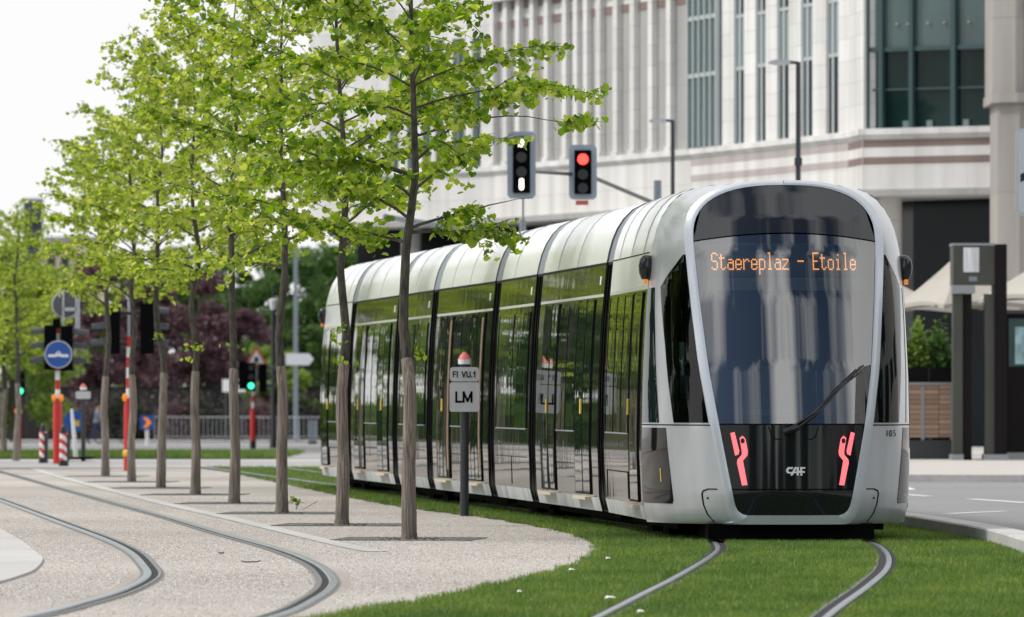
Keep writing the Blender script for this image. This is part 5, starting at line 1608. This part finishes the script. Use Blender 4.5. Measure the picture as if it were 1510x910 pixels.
def bicycle(px, y):
    t = thing('bicycle', (XP(px, y), y, gz(y)), 'dark parked bicycle standing right behind the walking person', 'bicycle')
    for xx in (-.52, .52):
        b = MB(); b.tube([(xx + .32 * math.cos(k * .2618), 0, .34 + .32 * math.sin(k * .2618)) for k in range(25)], .022, 6, cap=False); wh = b.build('wheel', M['black'], t)
        b = MB()
        for k in range(8): b.tube([(xx, 0, .34), (xx + .31 * math.cos(k * .785), 0, .34 + .31 * math.sin(k * .785))], .004, 3)
        b.build('spokes', M['galv'], wh)
    b = MB()
    for p, q in (((-.52, .34), (-.12, .32)), ((-.12, .32), (-.25, .82)), ((-.52, .34), (-.22, .72)), ((-.22, .72), (.38, .78)), ((-.12, .32), (.38, .72)), ((.52, .34), (.34, .95))): b.tube([(p[0], 0, p[1]), (q[0], 0, q[1])], .018, 6)
    b.build('frame', M['postgrey'], t)
    b = MB(); b.prism([(-.38, .82), (-.12, .83), (-.12, .86), (-.38, .88)], -.06, .06); b.build('saddle', M['black'], t)
    b = MB(); b.tube([(.30, -.26, .98), (.34, -.1, 1.0), (.34, .1, 1.0), (.30, .26, .98)], .015, 6); b.build('handlebar', M['black'], t)
bicycle(168, 290)
# dark timber wall along the park
t = thing('park_wall', (-15, 347, gz(347)), 'long dark timber wall running under the purple trees', 'wall')
b = MB(); b.box(-40, 12, 0, .25, 0, 2.6); b.build('boarding', M['parkwall'], t)
b = MB()
b.box(-40, 12, -.04, .30, 2.603, 2.68); b.build('coping', M['kiosk'], t)
for i in range(9):
    x = XP(118 + i * 45, 344) + (.3 if i % 2 else -.2)
    t = thing('shrub', (x, 344, gz(344)), 'dark shrub in the row against the long timber wall', 'shrub', 'dark shrubs along the timber wall')
    b = MB(); b.tube([(0, 0, 0), (.05, 0, .8), (-.1, 0, 1.6)], [.06, .05, .02], 6); b.build('stem', M['bark'], t)
    rg = np.random.default_rng(700 + i); n = 2200
    pos = rg.normal(0, 1, (n, 3)) * np.array([.50, .35, .55]) + np.array([0, 0, .95 + .25 * math.sin(i * 2.1)]); pos[:, 2] = np.abs(pos[:, 2])
    V, tri = leaf_mesh_arrays(pos, rg.uniform(.06, .15, n), 0, 700 + i); link('foliage', island_mesh('foliage', V, tri, M['leaf_dark'] if i % 3 else M['leaf_purple']), t)
for i, (x, y, L) in enumerate(((-24, 172, 26), (-30, 214, 30), (-38, 262, 34), (-47, 318, 40))):  # added out of view to close bright horizon gaps in the flank's reflection
    t = thing('hedge', (x, y, gz(y)), 'unseen hedge added to darken bright gaps mirrored in the flank of the tram', 'hedge', 'unseen hedges added for the tram reflection', rz=.35)
    b = MB(); b.box(-.5, .5, -L / 2, L / 2, 0, 1.6); b.build('core', M['soil'], t)
    rg = np.random.default_rng(800 + i); n = 9000
    pos = np.stack([rg.uniform(-.8, .8, n), rg.uniform(-L / 2, L / 2, n), rg.uniform(.05, 2.1, n)], 1)
    V, tri = leaf_mesh_arrays(pos, rg.uniform(.10, .24, n), 0, 800 + i); link('foliage', island_mesh('foliage', V, tri, M['leaf_green']), t)
for i, (x, y, h, wd) in enumerate(((-16, -30, 7, 4.6), (-7.5, -44, 8, 5), (13, -26, 8, 5), (21, -40, 9, 6), (-27, -18, 7, 5), (3.5, -62, 8, 6), (30, -14, 9, 6), (-36, -50, 9, 7))):  # added behind the camera to darken what the tram front mirrors
    big_tree('leafy_tree', x, y, h, wd, M['leaf_green'], 'unseen tree added to darken the reflection in the black front of the tram', 'tree', 'unseen trees added for the tram front reflection', 900 + i, leaf=.5, count=6000, base=.02)
for i, (x, y, h, wd) in enumerate(((-24, 44, 10, 5), (-30, 60, 12, 6), (-23, 76, 11, 5), (-33, 90, 12, 6), (-25, 106, 11, 5), (-36, 26, 12, 6))):  # added out of view: they block low light and darken the corner glass
    big_tree('leafy_tree', x, y, h, wd, M['leaf_green'], 'unseen tree added to block low light from the cab corner glass of the tram', 'tree', 'unseen trees added to darken the cab corner', 930 + i, leaf=.5, count=6000, base=.02)
t = thing('unseen_building', (38, 62, 0), 'unseen building added across the road to darken the kerb side of the tram nose', 'building')  # added out of view to shade the kerb side of the nose
b = MB(); b.box(0, 14, -55, 50, 0, 19); b.build('wall', M['stonegrey'], t)
b = MB(); b.box(.1, 13.9, -54.9, 49.9, 19.003, 19.6); b.build('roof', M['stonegrey'], t)
for fl in range(5):
    for k in range(12):
        b = MB(); b.box(-.05, .1, -52 + k * 8.5, -46.5 + k * 8.5, 1.0 + fl * 3.6, 3.3 + fl * 3.6); b.build('window', M['bglass'], t)
# a dark slab of a tower far off on the left
t = thing('distant_tower', (XP(48, 760), 760, gz(460)), 'small dark tower block far off above the lime crowns', 'tower')
b = MB(); b.box(-1.0, 1.0, 0, 2.4, 0, 23.9); tw = b.build('shaft', M['towerblue'], t)
b = MB(); b.box(-1.1, 1.1, -.1, 2.5, 23.903, 24.3); b.build('cap', M['capgrey'], tw)
b = MB()
for k in range(6): b.box(-.8, .8, -.04, .01, 10 + k * 2.2, 11.2 + k * 2.2)
b.build('windows', M['bglass'], tw)
t = thing('distant_building', (XP(105, 700), 700, gz(460)), 'sandy rendered building far off, peeping between the limes', 'building')
b = MB(); b.box(-3.2, 3.0, 0, 9, 0, 18.3); bw_ = b.build('wall', M['towerpale'], t)
b = MB(); b.box(-3.4, 3.2, -.2, 9.2, 18.303, 18.7); b.build('roof', M['capgrey'], t)
for k in range(4):
    b = MB(); b.box(-2.4 + k * 1.4, -1.6 + k * 1.4, -.05, .02, 15.2, 16.8); b.build('window', M['bglass'], t)

# small things on the ground
t = thing('sprout', (XP(437, 88), 88, .004), 'small green sprout of leaves growing out of the gravel beside a lime trunk', 'plant')
b = MB(); b.tube([(0, 0, 0), (.02, 0, .10)], .006, 5); b.tube([(.08, 0, 0), (.26, .1, .10)], .004, 4); b.build('stem', M['twig'], t)
rg = np.random.default_rng(5); pos = rg.normal(0, .045, (14, 3)) * np.array([1, 1, .7]) + np.array([.0, 0, .12])
V, tri = leaf_mesh_arrays(pos, np.full(14, .075), 0, 5, .3); link('leaves', island_mesh('leaves', V, tri, M['leaf_pale']), t)
def twig(x, y, L, rz, lab):
    b = MB(); b.tube([(-L / 2, 0, .02), (-L / 4, .01, .012), (L / 4, 0, .014), (L / 2, .02, .022)], [.004, .006, .006, .004], 6)
    o = b.build('twig', M['twig'], loc=(x, y, .004), rz=rz); tag(o, lab, 'twig', 'twigs lying on the gravel')
twig(XP(370, 59.2), 59.2, .17, .1, 'short brown twig lying on the gravel between the two gravel rails')
twig(XP(327, 62.6), 62.6, .06, .4, 'tiny dark twig lying behind the short brown twig')
def scrap(px, py, L, lab):
    y = 1.36 * 10300 / (py - 588)
    b = MB(); b.add([(-L / 2, 0, .04), (-L * .1, -.03, .05), (L / 2, 0, .045), (L * .3, .12, .05), (-L * .3, .14, .055)], [(0, 1, 4), (1, 2, 3), (1, 3, 4)])
    o = b.build('paper_scrap', M['whitepaint'], loc=(XP(px, y), y, .02)); tag(o, lab, 'litter', 'scraps of paper on the grass')
scrap(843, 845, .05, 'white paper scrap on the grass at the gravel edge')
scrap(900, 887, .08, 'largest white paper scrap, in the grass near the lawn rail')
scrap(945, 908, .05, 'white paper scrap lying close against the lawn rail')
scrap(897, 828, .045, 'smallest white scrap, on the grass near the gravel tip')
scrap(766, 878, .035, 'tiny white scrap in the grass below the gravel edge')

# ------------------------------------------------------------------ the stone office building
bld = thing('office_building', (6, 200, 0), 'pale stone office building with tall white fins, slot windows and a dark glass bay', 'building')
B0 = Vector((6, 200, 0))
class Wall:
    """a facade between two ground points, seen from outside: local x runs left to right, y goes into the building"""
    def __init__(s, L, Rr):
        s.L = Vector((*L, 0)); s.R = Vector((*Rr, 0)); s.len = (s.R - s.L).length
        s.d = (s.R - s.L) / s.len; s.ang = math.atan2(s.d.y, s.d.x)
    def s(s, px):           # distance along the wall of a sight line of slope (px-755)/10300
        k = (px - 755) / 10300
        return (k * s.L.y - s.L.x) / (s.d.x - k * s.d.y)
    def build(s, b, name, m, parent=None, smooth=False):
        return b.build(name, m, parent or bld, smooth, None if parent else s.L - B0, 0 if parent else s.ang)
wa = Wall((5.2, 202.1), (9.13, 189.2)); wb = Wall((9.40, 187.0), (12.75, 184.8)); wc = Wall((-.57, 217), (5.2, 202.1)); wd = Wall((-6.5, 224), (-.57, 217))
wcorner = Wall((9.13, 189.2), (9.40, 187.0))
ZB, ZL, ZT = 6.78, 8.60, 18.0
# core behind the facades
def inset(w_, k): 
    nrm = Vector((-w_.d.y, w_.d.x, 0)); return (w_.L + nrm * k, w_.R + nrm * k)
def plate_rel(b, pts, z0, z1): b.plate([(p[0] - B0.x, p[1] - B0.y) for p in pts], z0, z1)
b = MB(); plate_rel(b, [(-6.2, 225.2), (-.2, 218), (6.2, 202.6), (10, 190), (13.2, 187), (24, 187), (24, 262), (-6.2, 262)], ZB + .25, ZT); b.build('core', M['stonegrey'], bld)
b = MB(); plate_rel(b, [(-5.0, 226.2), (1.2, 219), (7.2, 204), (11, 191.5), (13.4, 188.5), (23.9, 188.5), (23.9, 261), (-5.0, 261)], 0, ZB + .2); b.build('ground_floor_glazing', M['darkvoid'], bld)
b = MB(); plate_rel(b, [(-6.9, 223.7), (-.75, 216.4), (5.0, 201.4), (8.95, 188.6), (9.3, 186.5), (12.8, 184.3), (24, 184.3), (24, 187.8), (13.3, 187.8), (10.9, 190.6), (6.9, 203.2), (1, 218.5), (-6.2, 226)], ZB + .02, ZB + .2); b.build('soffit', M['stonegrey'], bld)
for x, y in ((10.2, 188.5), (6.9, 200.5), (3.4, 209.5), (-3.2, 221.5)):
    b = MB(); b.lathe([(.32, 0), (.32, ZB + .02)], (x - B0.x, y - B0.y, 0), 16); b.build('column', M['stone'], bld, smooth=True)
# podium with ledge and bands
for w_, nm, band in ((wa, 'podium', 'stonepink'), (wb, 'podium', 'stonebrown'), (wc, 'podium', None), (wd, 'podium', None), (wcorner, 'podium', 'stonebrown')):
    b = MB(); b.box(0, w_.len, -.02, .5, ZB, ZL - .15); p = w_.build(b, nm, M['stonepodium'])
    b = MB(); b.box(-.02, w_.len + .02, -.14, .5, ZL - .148, ZL + .02); b.box(-.01, w_.len + .01, -.07, .4, ZL - .23, ZL - .151); b.build('ledge', M['stone'], p)
    if band:
        b = MB()
        for z in (8.12, 7.66): b.box(.01, w_.len - .01, -.026, .3, z, z + .20)
        b.build('stone_band', M[band], p)
# facade A: slot windows between piers
WIN = [(1082, 1097), (1114, 1129), (1146, 1163), (1181, 1198), (1218, 1236)]
edges = [wa.s(1064)]
for a_, c_ in WIN: edges += [wa.s(a_), wa.s(c_)]
edges.append(wa.len)
b = MB()
for k in range(0, len(edges), 2): b.box(edges[k], edges[k + 1], 0, .6, ZL + .022, ZT)
b.box(wa.s(1064), wa.len, .05, .55, ZT - .9, ZT + .3)
wa.build(b, 'pier', M['stone'])
for a_, c_ in WIN:
    s0, s1 = wa.s(a_), wa.s(c_); z = ZL + .03
    f_ = MB(); f_.box(s0 + .01, s0 + .06, .06, .12, z, ZT - 1); f_.box(s1 - .06, s1 - .01, .06, .12, z, ZT - 1)
    mid = s0 + (s1 - s0) * .40; f_.box(mid - .08, mid + .08, .055, .12, z, ZT - 1)
    for zz in (10.72, 12.2): f_.box(s0 + .02, s1 - .02, .05, .12, zz, zz + .10)
    wf = wa.build(f_, 'window', M['palebframe'])
    while z < ZT - 2:
        b = MB(); b.box(s0, s1, .09, .13, z, z + 2.1); b.build('pane', M['slot_glass'], wf)
        b = MB(); b.box(s0, s1, .088, .13, z + 2.12, z + 3.55); b.build('spandrel', M['bglass_pale'], wf)
        z += 3.6
# glass bay between facades A and C
s0, s1 = wa.s(1021), wa.s(1063)
b = MB(); b.box(s0, s1, -.10, .4, ZL + .03, ZT); gl = wa.build(b, 'glass_bay', M['bglass_mid'])
b = MB()
for k in range(6):
    s_ = s0 + (s1 - s0) * k / 5; b.box(s_ - .05, s_ + .05, -.17, -.05, ZL + .03, ZT)
for z in (10.65, 12.3, 13.9, 15.5): b.box(s0, s1, -.15, -.06, z, z + .12)
b.build('mullions', M['palebframe'], gl)
# corner pier and glazed bay B
b = MB(); b.box(0, wcorner.len, 0, .5, ZL + .022, ZT); wcorner.build(b, 'corner_pier', M['stone'])
b = MB(); b.box(-.0, wb.s(1275), -.0, .5, ZL + .022, ZT); wb.build(b, 'pier', M['stone'])
s0 = wb.s(1275)
b = MB(); b.box(s0, wb.len + 1.2, .22, .30, ZL + .02, 10.74); g1 = wb.build(b, 'bay_window', M['bglass'])
b = MB(); b.box(s0, wb.len + 1.2, .21, .31, 10.743, 12.9); b.build('upper_pane', M['bglass_mid'], g1)
b = MB(); b.box(s0, wb.len + 1.2, .22, .30, 12.95, ZT); b.build('top_pane', M['bglass'], g1)
b = MB()
for px, wv in ((1277, .05), (1296, .07), (1341, .06), (1403, .07), (1462, .05)):
    b.box(wb.s(px) - wv, wb.s(px) + wv, .06, .26, ZL + .02, ZT - .02)
b.box(s0, wb.len, .12, .25, 10.68, 10.80); b.box(s0, wb.len, .16, .25, 9.64, 9.69); b.box(s0, wb.len, .12, .25, 12.86, 13.0)
b.build('mullions', M['bframe'], g1)
for px in (1318, 1334, 1364, 1388, 1424, 1452):
    b = MB(); b.lathe([(.03, 0), (.045, .04), (.02, .05)], (wb.s(px), .17, 11.38), 8); b.build('ceiling_lamp', M['signgrey'], g1)
for px in (1331, 1366, 1420):
    b = MB(); b.box(wb.s(px) - .09, wb.s(px) + .09, .16, .2, ZL + .03, ZL + .22); b.build('plant_pot', M['bglass_pale'], g1)
# facade C: recessed grey panels behind white fins
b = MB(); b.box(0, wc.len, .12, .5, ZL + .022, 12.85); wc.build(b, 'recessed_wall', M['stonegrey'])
b = MB(); b.box(0, wc.len, .10, .5, 12.853, 13.10); b.box(0, wc.len, .10, .5, 13.42, 13.70); wc.build(b, 'brown_band', M['stonebrown'])
b = MB(); b.box(0, wc.len, .14, .5, 13.103, 13.417); b.box(0, wc.len, -.26, .5, 13.703, 15.4); b.box(0, wc.len, .14, .5, 15.403, ZT); wc.build(b, 'fascia', M['stone'])
for px in (727, 746.5, 765, 786, 807, 834, 850, 865, 884, 909, 934, 961, 988):
    s_ = wc.s(px); b = MB(); b.box(s_ - .17, s_ + .17, -.06, .14, ZL + .15, 13.70)
    b.box(s_ - .22, s_ + .22, -.10, .13, ZL + .024, ZL + .149); wc.build(b, 'fin', M['stone'])
# facade D: blue slot windows
WD = [(574, 588), (600, 612), (622, 635), (642, 654), (667, 686), (696, 709)]
edges = [0.0]
for a_, c_ in WD: edges += [wd.s(a_), wd.s(c_)]
edges.append(wd.len)
b = MB()
for k in range(0, len(edges), 2): b.box(edges[k], edges[k + 1], 0, .5, ZL + .022, 12.65)
b.box(0, wd.len, 0, .5, 12.653, ZT); wd.build(b, 'pier', M['stone'])
for a_, c_ in WD:
    b = MB(); b.box(wd.s(a_), wd.s(c_), .08, .12, ZL + .03, 12.65); wf = wd.build(b, 'window', M['bglass_mid'])
    f_ = MB(); m_ = (wd.s(a_) + wd.s(c_)) / 2; f_.box(m_ - .03, m_ + .03, .05, .10, ZL + .03, 12.65)
    for z in (9.9, 11.2): f_.box(wd.s(a_), wd.s(c_), .055, .10, z, z + .08)
    f_.build('mullions', M['bframe'], wf)
# lower slot windows of D under its podium line
# big rough pier at the right
t = thing('stone_pier', (12.5, 176, 0), 'rough brown-grey stone pier with vertical slots at the right picture edge, left of nothing but sky-lit slits', 'pillar')
t['label'] = 'tall rough brown-grey stone pier with vertical slots, rising behind the olive portal frame'
b = MB()
b.plate([(-.25, 0), (.26, -.35), (.62, -.05), (.98, -.35), (1.34, -.05), (1.75, -.4), (4.0, -.4), (4.0, 3), (-.25, 3)], 0, 8.85)
b.plate([(-.38, .05), (.16, -.35), (.52, .0), (.90, -.35), (1.28, .0), (1.7, -.45), (4.0, -.45), (4.0, 3), (-.38, 3)], 9.1, 19)
sh = b.build('shaft', M['stonepier'], t)
b = MB(); b.plate([(-.42, -.08), (.2, -.48), (4.0, -.52), (4.0, 3), (-.42, 3)], 8.853, 9.097); b.build('ledge', M['stonepier'], t)
b = MB()
for x in (.54, 1.30): b.box(x - .05, x + .05, -.14, .2, 9.6, 18); 
b.build('slot', M['bframe'], sh)
b = MB()
for x in (.54, 1.30):
    b.lathe([(.03, 0), (.07, .04), (.07, .14), (.03, .18)], (x, -.24, 11.2), 8)
b.build('spotlight', M['galv'], sh)

# ------------------------------------------------------------------ terrace on the far pavement
YT = 145.0; ZP = .125
def TX(px, y=YT): return (px - 755) * y / 10300
t = thing('portal_frame', (TX(1436), YT, ZP), 'olive and black portal frame with a small white poster at its head, beside the terrace', 'portal')
x0 = TX(1436)
b = MB(); b.box(TX(1405) - x0, TX(1419) - x0, -.1, .35, 0, 3.45); b.build('post', M['olive'], t)
b = MB(); b.box(TX(1419) - x0 + .003, TX(1433) - x0, -.02, .9, 0, 3.45); b.build('post', M['kiosk'], t)
b = MB(); b.box(TX(1452) - x0, TX(1466) - x0, -.1, .35, .0, 3.45); b.build('post', M['olive'], t)
b = MB(); b.box(TX(1466) - x0 + .003, TX(1484) - x0, -.16, .9, 0, 4.48); b.build('post', M['kiosk'], t)
b = MB(); b.box(TX(1405) - x0, TX(1466) - x0, -.14, .9, 3.64, 4.45); hd = b.build('header', M['olive'], t)
b = MB(); b.box(TX(1404) - x0, TX(1466) - x0, -.16, .92, 4.453, 4.50); b.build('header_cap', M['capgrey'], hd)
b = MB(); b.box(TX(1420) - x0, TX(1443) - x0, -.16, -.135, 3.90, 4.41); b.build('poster', M['poster'], hd)
b = MB(); b.box(TX(1428) - x0, TX(1440) - x0, -.152, -.13, 3.71, 3.81); b.build('badge', M['bluepole'], hd)
b = MB(); b.box(TX(1402.5) - x0, TX(1437) - x0, -.22, .4, 3.46, 3.63); b.build('light_box', M['capgrey'], t)
b = MB(); b.box(TX(1402) - x0, TX(1420) - x0, -.2, .5, .0, .12); b.build('foot', M['capgrey'], t)
b = MB(); b.box(TX(1450) - x0, TX(1486) - x0, -.24, .5, .0, .12); b.build('foot', M['capgrey'], t)
t = thing('terrace_kiosk', (TX(1515), YT + 1.2, ZP), 'dark kiosk with a pale cyan poster in its window, beside the portal frame', 'kiosk')
b = MB(); b.box(-.42, 2.0, 0, 2.4, .15, 3.05); kw = b.build('kiosk_body', M['kiosk'], t)
b = MB(); b.box(-.30, .40, -.02, .1, 1.95, 2.95); gw = b.build('window', M['bglass_mid'], kw)
b = MB(); b.box(-.17, .06, -.035, -.015, 2.0, 2.78); b.build('poster', M['cyanposter'], gw)
b = MB(); b.box(-.46, 2.05, -.1, 2.5, 0, .147); b.build('plinth', M['capgrey'], t)
b = MB(); b.box(-.46, 2.05, -.1, 2.5, 3.053, 3.13); b.build('roof', M['olive'], t)
t = thing('terrace_fence', (TX(1330), YT + 2.2, ZP), 'low terrace fence of brown wooden slats with a grey metal cap', 'fence')
yf = YT + 2.2; XL, XR = -3.2, TX(1406, yf) - TX(1330)
zf0, zf1 = .46, 1.56
b = MB(); b.box(XL, XR, 0, .06, zf0, zf1); b.build('slats', M['woodslat'], t)
b = MB()
for k in range(8):
    x = XR - .03 - k * .62
    if x > XL: b.box(x - .035, x + .035, -.02, .09, .1, zf1 - .004)
b.build('fence_post', M['capgrey'], t)
b = MB(); b.box(XL, XR + .02, -.04, .12, zf1 + .003, zf1 + .06); b.build('cap', M['capgrey'], t)
b = MB(); b.box(XL, XR + .3, -.06, .30, 0, .40); b.build('plinth', M['postgrey'], t)
for i, (px, lab) in enumerate(((1317, 'dark planter with shrubs, partly behind the tram edge'), (1352, 'dark planter with leafy shrubs over the middle of the wooden fence'), (1388, 'dark planter with shrubs next to the portal frame'))):
    y = YT + 2.9; t = thing('planter', (TX(px, y), y, ZP), lab, 'planter', 'planters along the terrace fence')
    b = MB(); b.box(-.24, .24, 0, .4, 1.15, 1.95); b.box(-.2, .2, .05, .35, 0, 1.147); b.build('box', M['kiosk'], t)
    rg = np.random.default_rng(60 + i); n = 900
    pos = rg.normal(0, 1, (n, 3)) * np.array([.20, .12, .26]) + np.array([0, .2, 2.25]); pos[:, 2] += .18 * np.sin(pos[:, 0] * 14 + i)
    lowm = rg.random(n) < .3; pos[lowm, 2] = 1.97 + rg.random(lowm.sum()) * .2
    pos[:, 2] = np.maximum(pos[:, 2], 1.96)
    V, tri = leaf_mesh_arrays(pos, rg.uniform(.05, .11, n), 0, 60 + i); link('shrub', island_mesh('shrub', V, tri, M['leaf_green'] if i != 1 else M['leaf_pale']), t)
def parasol(x, y, half, zh, za, label):
    t = thing('parasol', (x, y, ZP), label, 'parasol', 'square cream parasols on the terrace', rz=.42)
    b = MB(); b.tube([(0, 0, 0), (0, 0, za - .15)], .035, 8); b.build('pole', M['capgrey'], t)
    c = []; n = 6
    P = [(-half, -half), (half, -half), (half, half), (-half, half)]
    b = MB(); v = [(0, 0, za)]
    for k in range(4):
        x0_, y0_ = P[k]; x1_, y1_ = P[(k + 1) % 4]
        for q in range(n):
            s = q / n; xx = x0_ + (x1_ - x0_) * s; yy = y0_ + (y1_ - y0_) * s
            sag = .10 * math.sin(math.pi * s)
            v.append((xx * (1 - sag * .5), yy * (1 - sag * .5), zh + sag * .9))
    m_ = 4 * n
    # a mid ring gives each panel its slight hollow
    mid = [(p[0] * .5, p[1] * .5, zh + (za - zh) * .46 + .04 * math.sin(math.pi * ((i % n) / n)) * -1) for i, p in enumerate(v[1:])]
    v += mid; hem = [(p[0] * 1.0, p[1] * 1.0, p[2] - .09) for p in v[1:1 + m_]]; v += hem
    f = []
    for i in range(m_):
        j = (i + 1) % m_
        f += [(0, 1 + m_ + i, 1 + m_ + j), (1 + m_ + i, 1 + i, 1 + j, 1 + m_ + j), (1 + i, 1 + 2 * m_ + i, 1 + 2 * m_ + j, 1 + j)]
    b.add(v, f); b.build('canopy', M['cream'], t)
    b = MB()
    for k in range(4): b.tube([(0, 0, za - .06), (P[k][0] * .98, P[k][1] * .98, zh - .02)], .014, 5)
    b.build('ribs', M['capgrey'], t)
parasol(TX(1424, 152), 152, 1.12, 3.30, 4.58, 'cream square parasol directly behind the olive portal frame')
parasol(TX(1575, 151), 149.6, 1.50, 3.42, 4.7, 'cream square parasol directly behind the dark kiosk')
parasol(TX(1290, 156), 158, 1.4, 3.3, 4.2, 'cream square parasol hidden for the most part by the tram front')
